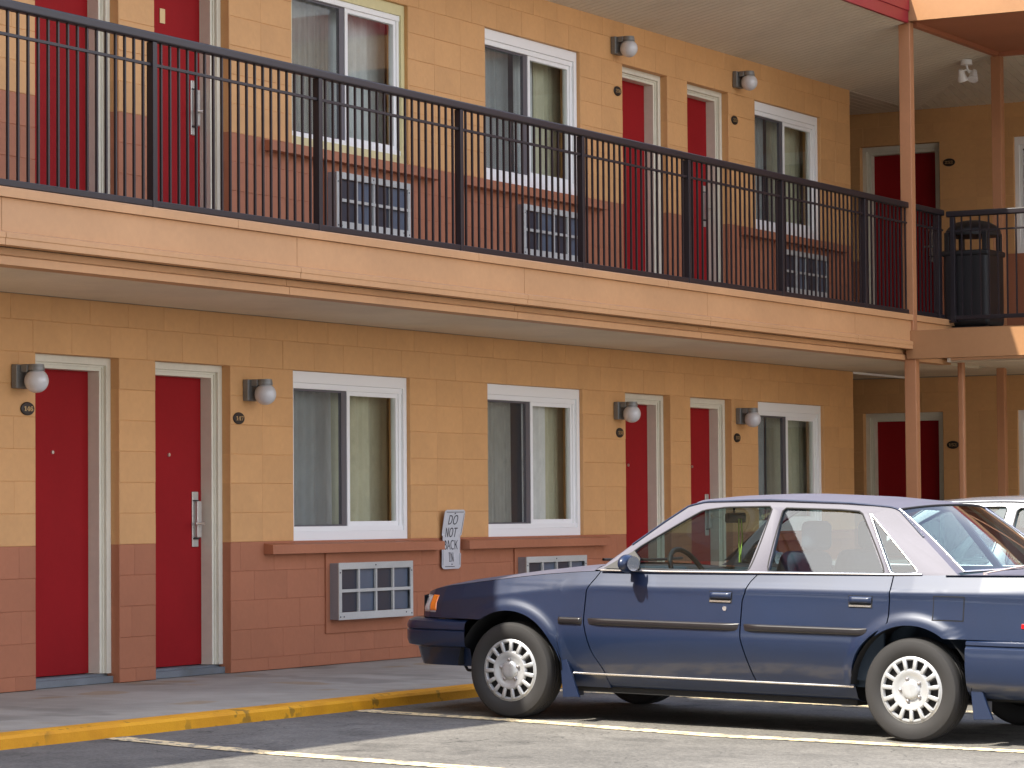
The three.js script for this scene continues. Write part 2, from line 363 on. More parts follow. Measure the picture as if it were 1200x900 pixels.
// sliding windows
function makeWindow(x0, x1, floor, casing, place) {
  const w = new THREE.Group(); w.name = 'window'; motel.add(w);
  const y0 = floor + SILL - 0.012, y1 = floor + HEAD - 0.001, ring = (a, t, s, bt, z0, z1) => [box(x0 + a, x1 - a, y1 - a - t, y1 - a, z0, z1), box(x0 + a, x1 - a, y0 + a, y0 + a + bt, z0, z1), box(x0 + a, x0 + a + s, y0 + a + bt, y1 - a - t, z0, z1), box(x1 - a - s, x1 - a, y0 + a + bt, y1 - a - t, z0, z1)];
  part(w, 'casing', ring(0.001, 0.082, 0.048, 0.075, -0.12, -0.032), casing);
  const a = 0.048, ix0 = x0 + a, ix1 = x1 - a, iy0 = y0 + 0.077, iy1 = y1 - 0.084, mid = (ix0 + ix1) / 2 + 0.015;
  part(w, 'frame', [box(ix0, ix1, iy1 - 0.04, iy1, -0.125, -0.046), box(ix0, ix1, iy0, iy0 + 0.036, -0.125, -0.042), box(ix0, ix0 + 0.03, iy0 + 0.036, iy1 - 0.04, -0.125, -0.050), box(ix1 - 0.034, ix1, iy0 + 0.036, iy1 - 0.04, -0.125, -0.052)], M.vinyl);
  const fy0 = iy0 + 0.036, fy1 = iy1 - 0.04, sx1 = ix1 - 0.034;
  part(w, 'sash', [box(mid - 0.012, mid + 0.026, fy0, fy1, -0.095, -0.060), box(sx1 - 0.030, sx1, fy0, fy1, -0.095, -0.062), box(mid + 0.026, sx1 - 0.030, fy1 - 0.032, fy1, -0.095, -0.062), box(mid + 0.026, sx1 - 0.030, fy0, fy0 + 0.034, -0.095, -0.062)], M.vinyl);
  part(w, 'screen_frame', [box(mid - 0.082, mid - 0.0125, fy0, fy1, -0.092, -0.066), box(ix0 + 0.0305, mid - 0.0825, fy0, fy0 + 0.012, -0.092, -0.068), box(ix0 + 0.0305, mid - 0.0825, fy1 - 0.016, fy1, -0.092, -0.068)], M.stile);
  part(w, 'insect_screen', grid(1, 1, (u, v) => [lerp(ix0 + 0.030, mid - 0.08, u), lerp(fy0 + 0.010, fy1 - 0.014, v), -0.074]), M.screen);
  part(w, 'pane', grid(1, 1, (u, v) => [lerp(ix0 + 0.030, mid - 0.004, u), lerp(fy0, fy1, v), -0.108]), M.pane);
  part(w, 'pane', grid(1, 1, (u, v) => [lerp(mid + 0.02, sx1 - 0.026, u), lerp(fy0 + 0.03, fy1 - 0.028, v), -0.080]), M.pane);
  if (place) place(w);
  return w;
}
WINDOWS.forEach(([a, b], i) => { makeWindow(a, b, 0, M.vinyl); makeWindow(a, b, STOREY, i === 0 ? M.yellowTrim : M.vinyl); });
makeWindow(WING_WINDOW[0], WING_WINDOW[1], 0, M.vinyl, turnWing); makeWindow(WING_WINDOW[0], WING_WINDOW[1], STOREY, M.vinyl, turnWing);
// window ledges and the plastered patches round the air conditioners
const LEDGES = [[2.565, 4.935], [5.315, 7.73], [10.5, 12.95]];
for (const f of [0, STOREY]) LEDGES.forEach(([a, b], i) => {
  part(motel, 'window_ledge', sweepX([[0.0025, f + 0.888], [0.078, f + 0.876], [0.080, f + 0.812], [0.0025, f + 0.809]], a, b), M.brown[i]);
  const x = WINDOWS[i][0] + 0.40;
  part(motel, 'plaster_patch', box(x, x + 1.175, f + 0.228, f + 0.808, 0.002, 0.013), M.brown[(i + 1) % 3]);
});

// balcony: boarded edge, soffit and deck
const BALC = 1.455, BEND = 11.04;
{
  const seams = (list, fn) => { for (let k = 1; k < list.length; k++) fn(list[k - 1] + 0.0025, list[k] - 0.0025); };
  seams([-10, -5.15, -2.16, 0.783, 3.74, 6.76, 9.781, BEND + 1.22], (a, b) => {
    part(motel, 'fascia_panel', sweepX([[1.40, 2.834], [BALC, 2.834], [BALC, 2.652], [1.486, 2.640], [1.486, 2.612], [1.482, 2.606], [1.482, 2.572], [1.40, 2.572]], a, b), M.fascia);
    part(motel, 'lower_fascia_panel', sweepX([[1.26, 2.571], [1.372, 2.571], [1.374, 2.532], [1.398, 2.520], [1.398, 2.474], [1.26, 2.474]], a, b), M.fascia);
  });
  seams([-10, -5.9, -2.9, 0.095, 3.05, 6.01, 8.98, BEND + 1.22], (a, b) => part(motel, 'fascia_cap', sweepX([[1.30, 2.895], [1.470, 2.893], [1.478, 2.885], [1.478, 2.8365], [1.30, 2.8365]], a, b), M.fascia));
  part(motel, 'balcony_deck', [box(-10, WING_X, 2.60, 2.843, 0.001, 1.30), box(12.02, WING_X, 2.60, 2.80, 1.31, 16)], M.concrete);
  part(motel, 'soffit', [box(-10, EAST + 0.2, CEIL + 0.002, 2.599, 0.006, 1.262), box(EAST + 0.2, WING_X - 0.001, CEIL + 0.010, 2.599, -7, 1.45), box(12.02, WING_X - 0.001, CEIL + 0.006, 2.599, 1.4505, 16)], M.lowerSoffit);
  part(motel, 'soffit_trim', box(EAST, WING_X - 0.002, CEIL - 0.02, CEIL + 0.001, -0.03, 0.005), M.vinyl);
  part(motel, 'deck_edge', box(11.98, 12.018, 2.50, 2.81, 1.50, 16), M.beam);
}
// upper roof: ribbed soffits rising outwards, red edge, corner porch
const RISE = (5.60 - 5.32) / 1.45, EAVE_X = 13.40, PITCH = 0.10, GROOVE = 0.012;
function ribbed(along, fn, a, b) { // ribbed sheet; fn(t, q, lift) -> point, t runs across the ribs, q along them
  const P = [], tri = (p, q, r) => P.push(...p, ...q, ...r), quad = (p, q, r, s) => { tri(p, q, r); tri(p, r, s); };
  for (let t = a; t < b - 1e-6; t += PITCH) {
    const e = Math.min(b, t + PITCH), g = e - GROOVE;
    quad(fn(t, 0, 0), fn(g, 0, 0), fn(g, 1, 0), fn(t, 1, 0));
    quad(fn(g, 0, 0), fn(g + 0.003, 0, 0.012), fn(g + 0.003, 1, 0.012), fn(g, 1, 0));
    quad(fn(g + 0.003, 0, 0.012), fn(e, 0, 0.012), fn(e, 1, 0.012), fn(g + 0.003, 1, 0.012));
    quad(fn(e, 0, 0.012), fn(e, 0, 0), fn(e, 1, 0), fn(e, 1, 0.012));
  }
  const geo = new THREE.BufferGeometry(); geo.setAttribute('position', new THREE.Float32BufferAttribute(P, 3)); geo.computeVertexNormals();
  return metreUV(geo);
}
part(motel, 'eave_soffit', ribbed('x', (x, q, l) => { const zi = Math.max(0, 0), zo = x > EAVE_X ? 1.45 * (WING_X - x) / (WING_X - EAVE_X) : 1.45, z = lerp(zi, zo, q); return [x, 5.32 + RISE * z + l, z]; }, WEST - 3, WING_X - 0.001), M.soffit);
part(motel, 'eave_soffit', ribbed('z', (z, q, l) => { const xo = z < 1.45 ? WING_X - (WING_X - EAVE_X) * z / 1.45 : EAVE_X, x = lerp(WING_X, xo, q), k = (WING_X - x) / (WING_X - EAVE_X); return [x, 5.32 + 0.28 * k + l, z]; }, 0.001, 16), M.soffit);
part(motel, 'passage_ceiling', ribbed('z', (z, q, l) => [lerp(EAST, WING_X, q), 5.318 + l, z], -7, -0.002), M.soffit);
part(motel, 'roof_fascia', [sweepX([[1.45, 5.592], [1.482, 5.592], [1.482, 5.70], [1.494, 5.705], [1.494, 5.86], [1.45, 5.86]], -10, 11.07), box(11.07, 11.12, 5.96, 6.22, 1.36, 16)], M.roofRed);
part(motel, 'roof', [sweepX([[-5.2, 5.335], [0, 5.345], [1.449, 5.625], [1.449, 5.85], [-5.2, 5.9]], -10, WING_X), box(11.13, 20.2, 5.66, 6.2, 1.455, 16), box(WING_X + 0.2, 20.2, 5.34, 6.2, -7, 1.454)], M.brown[0]);
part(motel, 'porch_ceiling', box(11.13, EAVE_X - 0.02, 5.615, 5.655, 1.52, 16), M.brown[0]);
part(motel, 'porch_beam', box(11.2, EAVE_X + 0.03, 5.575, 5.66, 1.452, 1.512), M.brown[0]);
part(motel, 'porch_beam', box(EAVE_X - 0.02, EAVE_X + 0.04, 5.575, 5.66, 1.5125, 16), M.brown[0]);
part(motel, 'front_beam', box(11.075, 11.125, 5.61, 5.955, 1.36, 16), M.beam);
part(motel, 'front_beam', box(11.075, 11.20, 2.482, 2.742, 1.418, 16), M.beam);
part(motel, 'support_post', rbox(11.1, 11.195, 2.743, 5.609, 1.368, 1.482, 0.006), M.post);
part(motel, 'support_post', rbox(11.1, 11.195, -0.06, 2.481, 1.385, 1.498, 0.006), M.post);
part(motel, 'support_post', rbox(12.15, 12.21, -0.06, 2.57, 1.497, 1.562, 0.02), M.post);
part(motel, 'support_post', [rbox(EAVE_X - 0.04, EAVE_X + 0.06, 2.802, 5.574, 1.43, 1.53, 0.006), rbox(EAVE_X - 0.03, EAVE_X + 0.05, -0.06, 2.482, 1.44, 1.52, 0.006)], M.post);
for (let z = 5.2; z < 15; z += 3.7) part(motel, 'support_post', rbox(11.1, 11.195, -0.1, 5.609, z, z + 0.1, 0.006), M.post);
console.log('motel ready');

// ------------------------------------------------------------------ balcony railings
function railing(name, label, length, firstPost, postGap, turn, pos) {
  const r = thing(name, label, 'railing', pos, 'balcony railings');
  r.rotation.y = turn;
  part(r, 'top_rail', rbox(0, length, 1.03, 1.086, -0.03, 0.03, 0.012), M.black);
  part(r, 'middle_rail', box(0, length, 0.886, 0.902, -0.012, 0.012), M.black);
  part(r, 'bottom_rail', rbox(0, length, 0.052, 0.090, -0.02, 0.02, 0.004), M.black);
  const bal = box(-0.007, 0.007, 0.091, 1.029, -0.007, 0.007), post = merge([rbox(-0.022, 0.022, 0.04, 1.028, -0.024, 0.0245, 0.003), box(-0.035, 0.035, 0.028, 0.039, -0.035, 0.035)]);
  const posts = []; for (let x = firstPost; x < length; x += postGap) posts.push(x);
  for (const x of posts) part(r, 'post', post, M.black).position.x = x;
  for (let k = 0; k < posts.length + 1; k++) {
    const a = k ? posts[k - 1] : firstPost - postGap, n = 20;
    for (let i = 1; i < n; i++) { const x = a + (postGap * i) / n; if (x > 0.01 && x < length - 0.01) part(r, 'baluster', bal, M.black).position.x = x; }
  }
  return r;
}
railing('balcony_railing', 'long black metal railing along the upper balcony in front of the red doors', 15.16, 0.636, 1.80, 0, [-3.15, 2.849, 1.42]);
railing('balcony_railing', 'short black metal railing across the shaded corner deck in front of the bin', 7.0, 0.06, 1.80, -Math.PI / 2, [12.03, 2.835, 1.46]);

// ------------------------------------------------------------------ wall lamps, number plaques, air conditioners, sign
const globeGeo = plain(new THREE.SphereGeometry(0.076, 28, 20));
function wallLamp(x, y, label) {
  const l = thing('wall_lamp', label, 'lamp', [x, y, 0.003], 'globe lamps beside the doors');
  part(l, 'back_plate', rbox(0, 0.15, -0.072, 0.078, 0, 0.045, 0.006), M.grey);
  part(l, 'bracket', [rbox(0.03, 0.12, 0.028, 0.078, 0.0455, 0.10, 0.006), cyl(0.050, 0.056, 0.040, 22).translate(0.085, 0.058, 0.128)], M.grey);
  part(l, 'globe', globeGeo.clone().translate(0.085, -0.026, 0.132), M.globe);
}
wallLamp(-0.250, 1.958, 'white globe lamp on grey bracket beside the ground floor door numbered 146');
wallLamp(2.307, 1.952, 'white globe lamp on grey bracket beside the ground floor door with the card lock');
wallLamp(7.922, 1.954, 'white globe lamp on grey bracket by the ground floor door behind the car windscreen');
wallLamp(10.382, 1.966, 'white globe lamp on grey bracket by the ground floor window next to the corner passage');
wallLamp(7.93, 5.095, 'white globe lamp under the eave above the upper door between plaque and balcony window');
wallLamp(10.388, 5.095, 'white globe lamp under the eave by the upper window next to the corner');

const font = await new FontLoader().loadAsync('fonts/droid/droid_serif_bold.typeface.json');
const sans = await new FontLoader().loadAsync('fonts/droid/droid_sans_regular.typeface.json');
function textGeo(f, s, size, depth, width) {
  const g = new TextGeometry(s, { font: f, size, depth, curveSegments: 4, bevelEnabled: false });
  g.computeBoundingBox(); const b = g.boundingBox, k = width ? width / (b.max.x - b.min.x) : 1;
  g.translate(-(b.min.x + b.max.x) / 2, -(b.min.y + b.max.y) / 2, 0).scale(k, 1, 1);
  return plain(g);
}
function plaque(x, y, num, label, place) {
  const p = thing('number_plaque', label, 'plaque', [x, y, 0.003], 'room number plaques');
  part(p, 'disc', new THREE.LatheGeometry([[0.0001, 0.010], [0.034, 0.010], [0.040, 0.008], [0.042, 0.004], [0.042, 0]].map(([a, b]) => new THREE.Vector2(a, b)), 32).rotateX(Math.PI / 2).scale(1.6, 1, 1), M.plaque);
  part(p, 'number', textGeo(font, num, 0.030, 0.003, 0.088).translate(0, 0, 0.0098), M.gold);
  if (place) place(p);
}
plaque(-0.09, 1.763, '146', 'round black plaque with gold number 146 below a globe lamp');
plaque(2.254, 1.758, '147', 'round black plaque below the lamp beside the ground floor door with the card lock');
plaque(8.031, 1.770, '150', 'round dark plaque below the lamp by the ground floor door behind the car');
plaque(10.402, 1.769, '151', 'round dark plaque on the ground floor wall next to the window by the corner');
plaque(8.045, 4.715, '250', 'round dark plaque on the upper wall left of a red door below a lamp');
plaque(10.42, 4.720, '251', 'round dark plaque on the upper wall beside the window nearest the corner');
const wingPlace = (y) => (p) => { p.rotation.y = -Math.PI / 2; p.position.set(WING_X - 0.003, y, 0.37); };
plaque(0, 0, '152', 'dark plaque beside the ground floor door in the shaded corner', wingPlace(1.77));
plaque(0, 0, '252', 'dark plaque beside the upper door in the shaded corner', wingPlace(4.74));

function airConditioner(x, floor, label) {
  const a = thing('air_conditioner', label, 'air conditioner', [x, floor, 0.014], 'air conditioners under the windows');
  const w = 1.03, y0 = 0.325, y1 = 0.733, z = 0.082;
  part(a, 'sleeve', [box(0, w, y0, y0 + 0.006, 0, z - 0.012), box(0, w, y1 - 0.006, y1, 0, z - 0.012), box(0, 0.006, y0 + 0.006, y1 - 0.006, 0, z - 0.012), box(w - 0.006, w, y0 + 0.006, y1 - 0.006, 0, z - 0.012)], M.acSide);
  part(a, 'grille_frame', [rbox(-0.004, w + 0.004, y1 - 0.046, y1 + 0.003, z - 0.0115, z, 0.003), rbox(-0.004, w + 0.004, y0 - 0.003, y0 + 0.052, z - 0.0115, z, 0.003), rbox(-0.004, 0.036, y0 + 0.052, y1 - 0.046, z - 0.0115, z, 0.003), rbox(w - 0.034, w + 0.004, y0 + 0.052, y1 - 0.046, z - 0.0115, z, 0.003)], M.acFrame);
  const gx = 0.036, gw = w - 0.07, gy = y0 + 0.052, gh = y1 - 0.046 - gy;
  for (let c = 0; c < 4; c++) for (let r = 0; r < 2; r++) {
    const px = gx + (gw * c) / 4, py = gy + (gh * r) / 2;
    part(a, 'grille_panel', box(px + 0.002, px + gw / 4 - 0.002, py + 0.002, py + gh / 2 - 0.002, 0.03, z - 0.022 - 0.004 * (c % 2)), c % 2 ? M.acLight : M.acDark);  // alternate panel tones stand in for their reflections
  }
  for (let c = 1; c < 4; c++) part(a, 'grille_bar', box(gx + (gw * c) / 4 - 0.011, gx + (gw * c) / 4 + 0.011, gy, gy + gh, z - 0.020, z - 0.004), M.acFrame);
  part(a, 'grille_bar', box(gx, gx + gw, gy + gh / 2 - 0.011, gy + gh / 2 + 0.011, z - 0.0175, z - 0.002), M.acFrame);
  part(a, 'screws', [[0.012, 0.02], [0.06, 0.02], [0.93, 0.03], [1.01, 0.02], [0.5, 0.39], [0.012, 0.34], [1.01, 0.34]].map(([sx, sy]) => cyl(0.006, 0.006, 0.004, 10).rotateX(Math.PI / 2).translate(sx, y0 + sy, z + 0.001)), M.greyDark);
}
airConditioner(3.40, 0, 'white framed wall air conditioner under the window beside the warning sign, fully in view');
airConditioner(6.205, 0, 'white framed wall air conditioner half hidden by the blue car hood');
airConditioner(3.40, STOREY, 'white framed air conditioner under the balcony window with pale yellow trim');
airConditioner(6.205, STOREY, 'white framed air conditioner under the balcony window between two others');
airConditioner(11.33, STOREY, 'white framed air conditioner under the balcony window nearest the corner');

{ // bent metal sign that crosses the window ledge
  const s = thing('warning_sign', 'bent white metal sign reading DO NOT BACK IN on the wall', 'sign', [4.983, 0.66, 0]);
  const w = 0.300, h = 0.457, bendY = 0.245;
  const zAt = (x, y) => (y > bendY ? lerp(0.018, 0.062, Math.pow((y - bendY) / (h - bendY), 1.15)) : lerp(0.022, 0.018, y / bendY)) + 0.006 * Math.sin((x / w) * 5 + y * 9) + (x > w * 0.78 && y > 0.12 && y < 0.26 ? -0.010 * smooth(0.78, 1, x / w) : 0) + (x < 0.05 && y > 0.2 && y < 0.26 ? 0.010 : 0);
  const bend = (g) => { const p = g.attributes.position; for (let i = 0; i < p.count; i++) p.setZ(i, p.getZ(i) + zAt(p.getX(i), p.getY(i))); g.computeVertexNormals(); return g; };
  const r = 0.03;
  // face as a strip grid so that it can bend
  const inside = (y) => { const d = y < r ? r - y : y > h - r ? y - (h - r) : 0; return d > 0 ? r - Math.sqrt(Math.max(0, r * r - d * d)) : 0; };
  const sheet = (inset, z, hh = h) => grid(12, 40, (u, v) => { const y = lerp(inset, hh - inset, v), e = inside(lerp(0, h, v)) + inset; return [lerp(e, w - e, u), y, z]; });
  part(s, 'plate', bend(mergeGeometries([sheet(0, 0), sheet(0, -0.003)])), std([0.78, 0.79, 0.82], 0.4, { map: dustMap }));
  const dark = std([0.035, 0.035, 0.045], 0.6), letters = [];
  [['DO', 0.379, 0.122], ['NOT', 0.282, 0.165], ['BACK', 0.186, 0.222], ['IN', 0.092, 0.078]].forEach(([t, y, ww]) => letters.push(textGeo(sans, t, 0.072, 0.0006, ww).translate(w / 2 - 0.005, y, 0.0012)));
  part(s, 'lettering', bend(merge(letters)), dark);
  const line = (x0, x1, y0, y1) => grid(Math.max(1, Math.round((x1 - x0) / 0.02)), Math.max(1, Math.round((y1 - y0) / 0.012)), (u, v) => [lerp(x0, x1, u), lerp(y0, y1, v), 0.0012]);
  part(s, 'border_line', bend(merge([line(0.03, 0.27, 0.436, 0.441), line(0.283, 0.288, 0.26, 0.43), line(0.283, 0.288, 0.03, 0.12), line(0.04, 0.20, 0.016, 0.021), line(0.012, 0.016, 0.03, 0.20)])), dark);
  part(s, 'bolt', bend(merge([[0.15, 0.428], [0.15, 0.036]].map(([x, y]) => cyl(0.005, 0.005, 0.006, 12).rotateX(Math.PI / 2).translate(x, y, 0.003)))), M.greyDark);
}

// ------------------------------------------------------------------ curtains behind the windows
function curtain(x0, x1, floor, z, mat, label, folds = 14, amp = 0.018, place) {
  const y0 = floor + SILL - 0.04, y1 = floor + HEAD - 0.02, n = folds * 10, ph = (x0 * 13) % 6.28;
  const g = grid(n, 6, (u, v) => { const x = lerp(x0, x1, u), a = u * folds * 2 * Math.PI + ph + 2.2 * Math.sin(u * 5 + ph) + 1.1 * Math.sin(u * 13 + ph * 2); return [x + 0.010 * Math.sin(a * 0.5) * (1 - v), lerp(y0, y1, v), z + amp * Math.sin(a) * (0.65 + 0.35 * (1 - v)) + 0.4 * amp * Math.sin(a * 2.3 + 1), u * (x1 - x0) * 1.6, v * 1.2]; });
  const o = thing('curtain', label, 'curtain', [0, 0, 0], 'curtains behind the motel windows');
  part(o, 'cloth', g, mat);
  if (place) place(o);
}
curtain(3.02, 3.24, 0, -0.25, M.curtainGrey, 'narrow grey curtain at the edge of the window left of the warning sign', 2);
curtain(3.28, 3.86, 0, -0.27, M.curtainGrey, 'grey pleated curtain behind the screen of the window left of the warning sign', 4, 0.022);
curtain(3.84, 4.66, 0, -0.26, M.curtainOlive, 'olive curtain behind the clear pane of the window left of the warning sign', 5);
curtain(5.80, 6.52, 0, -0.22, M.curtainSheer, 'patterned beige curtain behind the screen of the window right of the warning sign', 11, 0.009);
curtain(6.60, 7.02, 0, -0.17, M.curtainWhite, 'smooth white blind behind the window right of the warning sign', 2, 0.006);
curtain(6.98, 7.50, 0, -0.24, M.curtainOlive, 'olive curtain beside the white blind in the window right of the warning sign', 4, 0.02);
curtain(11.0, 11.62, 0, -0.27, M.curtainGrey, 'dim grey curtain in the ground floor window next to the corner passage', 5, 0.02);
curtain(11.66, 12.6, 0, -0.27, M.curtainOlive, 'brownish curtain in the ground floor window next to the corner passage', 6, 0.02);
curtain(3.02, 3.80, STOREY, -0.24, M.curtainSheer, 'pale patterned curtain in the balcony window with yellow trim', 11, 0.009);
curtain(3.84, 4.66, STOREY, -0.26, M.curtainGrey, 'grey curtain behind the clear pane of the balcony window with yellow trim', 5);
curtain(5.92, 6.55, STOREY, -0.26, M.curtainGrey, 'grey pleated curtain behind the screen of the middle balcony window', 5, 0.02);
curtain(6.62, 6.98, STOREY, -0.24, M.curtainGrey, 'greenish curtain strip in the clear pane of the middle balcony window', 2, 0.015);
curtain(7.0, 7.50, STOREY, -0.26, M.curtainOlive, 'olive curtain in the clear pane of the middle balcony window', 4, 0.018);
curtain(11.18, 11.62, STOREY, -0.26, M.curtainGrey, 'gathered grey curtain in the balcony window next to the corner', 4, 0.02);
curtain(11.72, 12.6, STOREY, -0.26, M.curtainOlive, 'brownish curtain in the balcony window next to the corner', 6, 0.018);

// ------------------------------------------------------------------ bin and floodlight in the corner
{
  const b = thing('litter_bin', 'tall black litter bin with domed lid behind the corner railing', 'bin', [12.36, 2.801, 1.6]);
  part(b, 'body', [rbox(-0.23, 0.23, 0.03, 0.76, -0.23, 0.23, 0.05, 4), rbox(-0.24, 0.24, 0.70, 0.755, -0.24, 0.24, 0.02, 3)], M.plastic);
  part(b, 'base', rbox(-0.21, 0.21, 0, 0.03, -0.21, 0.21, 0.01), M.plastic);
  for (const [x, z] of [[-1, -1], [1, -1], [-1, 1], [1, 1]]) part(b, 'lid_post', rbox(x * 0.19 - 0.025, x * 0.19 + 0.025, 0.75, 0.93, z * 0.19 - 0.025, z * 0.19 + 0.025, 0.008), M.plastic);
  part(b, 'lid', new THREE.LatheGeometry([[0.0001, 1.055], [0.08, 1.05], [0.16, 1.032], [0.23, 0.99], [0.262, 0.95], [0.265, 0.90], [0.25, 0.895], [0.0001, 0.895]].map(([x, y]) => new THREE.Vector2(x, y)), 32), M.plastic);
  const f = thing('floodlight', 'white twin head floodlight hanging from the ceiling in the corner', 'floodlight', [13.3, 5.53, 1.2]);
  part(f, 'mount', cyl(0.055, 0.06, 0.05, 22).translate(0, -0.005, 0), M.vinyl);
  part(f, 'stem', tube([[0, -0.02, 0], [0.0, -0.07, 0.01], [0.01, -0.11, 0.03]], 0.012), M.vinyl);
  for (const [x, z, t] of [[-0.05, -0.04, 0.6], [0.06, 0.06, -0.5]]) part(f, 'lamp_head', [cyl(0.022, 0.055, 0.11, 18).rotateZ(t).translate(x + t * 0.04, -0.13, z), tube([[0, -0.08, 0], [x, -0.10, z]], 0.010)], M.vinyl);
}
console.log('fittings ready');

// ------------------------------------------------------------------ sedans
// car space: s = metres behind the front axle, y = height over the ground, w = sideways (left +); stored as x = -w, z = s
const CP = (s, y, w) => [-w, y, s, s, y];
const bodyHalf = curve([[-0.74, 0.62], [-0.70, 0.70], [-0.66, 0.745], [-0.60, 0.785], [-0.5, 0.815], [-0.35, 0.833], [0, 0.845], [2.6, 0.845], [3.0, 0.836], [3.3, 0.812], [3.5, 0.775], [3.6, 0.72]]);
const beltY = curve([[-0.9, 0.695], [-0.70, 0.722], [-0.60, 0.745], [-0.49, 0.764], [-0.07, 0.82], [0.21, 0.853], [0.45, 0.873], [0.6, 0.882], [1.0, 0.884], [2.46, 0.903], [2.8, 0.912], [3.3, 0.922], [3.6, 0.912]]);
const ARCH = 0.352, HUBY = 0.285, BASE = 2.6, TOPIN = 0.075;
function bodyW(s, y) { // half width of the painted skin at station s and height y
  const h = beltY(s) - y;
  let o = 0.030 * smooth(0.50, 0.86, y);
  if (h < 0.095) o += 0.045 * Math.max(0, (0.085 - h) / 0.085) + 0.002 * smooth(0.095, 0.085, h);   // shoulder plane above the crease
  if (y < 0.52) o += 0.13 * Math.pow((0.52 - y) / 0.32, 1.5);
  const d = Math.min(Math.hypot(s, y - HUBY), Math.hypot(s - BASE, y - HUBY));
  o -= 0.016 * (1 - smooth(0.375, 0.43, d));
  o -= 0.004 * (1 - smooth(0.010, 0.022, Math.abs(y - 0.805))) * smooth(-0.2, 0.1, s);
  return bodyHalf(s) - o;
}
const archY = (s, c) => (Math.abs(s - c) < ARCH ? HUBY + Math.sqrt(ARCH * ARCH - (s - c) * (s - c)) : 0);
function sidePanel(sL, sR, yb, nu, nv, side, yTop = beltY) { // skin panel with turned-in edges
  const f = (u, v) => {
    const vv = 1 - Math.pow(1 - v, 1.6), s0 = lerp(sL(0.6), sR(0.6), u), y0 = lerp(yb(s0), yTop(s0), vv), s = lerp(sL(y0), sR(y0), u), y = lerp(yb(s), yTop(s), vv);
    return [s, y];
  };
  const g = grid(nu + 2, nv + 2, (u, v, i, j) => {
    const [s, y] = f(clamp((i - 1) / nu), clamp((j - 1) / nv)), edge = i === 0 || j === 0 || i === nu + 2 || j === nv + 2;
    const p = CP(s, y, side * (bodyW(s, y) - (edge ? 0.022 : 0))); p[3] = s; return p;
  });
  return toCreasedNormals(g, 0.7);
}
const dFront = curve([[0.2, 0.645], [0.31, 0.624], [0.41, 0.565], [0.59, 0.52], [0.77, 0.527], [0.885, 0.60]]);
const dMid = curve([[0.2, 1.65], [0.32, 1.61], [0.54, 1.554], [0.74, 1.557], [0.842, 1.589], [0.893, 1.632]]);
const dRear = (y) => { const h = Math.max(y, 0.36) - HUBY; return y > 0.622 ? 2.47 : BASE - Math.sqrt(0.366 * 0.366 - h * h); };   // follows the wheel arch below the handle
const shift = (f, d) => (y) => f(y) + d;
// side windows, in s-y; lateral position follows the tumblehome plane
const glassW = (y) => 0.768 - 0.470 * (y - 0.885);
const FRONT_GLASS = [[0.70, 0.905], [0.824, 1.030], [1.063, 1.176], [1.18, 1.241], [1.33, 1.262], [1.60, 1.270], [1.625, 1.258], [1.556, 0.905]];
const REAR_GLASS = [[1.688, 0.907], [1.694, 1.24], [1.712, 1.262], [2.05, 1.258], [2.175, 1.250], [2.20, 1.235], [2.405, 0.914]];
const QUARTER_GLASS = [[2.245, 1.235], [2.262, 1.228], [2.60, 0.935], [2.60, 0.918], [2.448, 0.916]];
const FRAME = [[0.56, 0.890], [0.62, 0.915], [0.766, 1.034], [0.944, 1.168], [1.08, 1.262], [1.20, 1.289], [1.60, 1.304], [2.10, 1.292], [2.36, 1.274], [2.42, 1.258], [2.60, 1.112], [2.84, 0.920], [2.86, 0.905], [2.46, 0.9035], [1.60, 0.8935], [1.0, 0.8845]];
const roofMid = curve([[0.9, 1.297], [1.0, 1.308], [1.22, 1.33], [1.5, 1.343], [1.65, 1.345], [2.06, 1.333], [2.34, 1.312], [2.52, 1.286]]);
const hoodFront = (u) => -0.83 + 0.15 * Math.pow(Math.abs(u), 2.4);

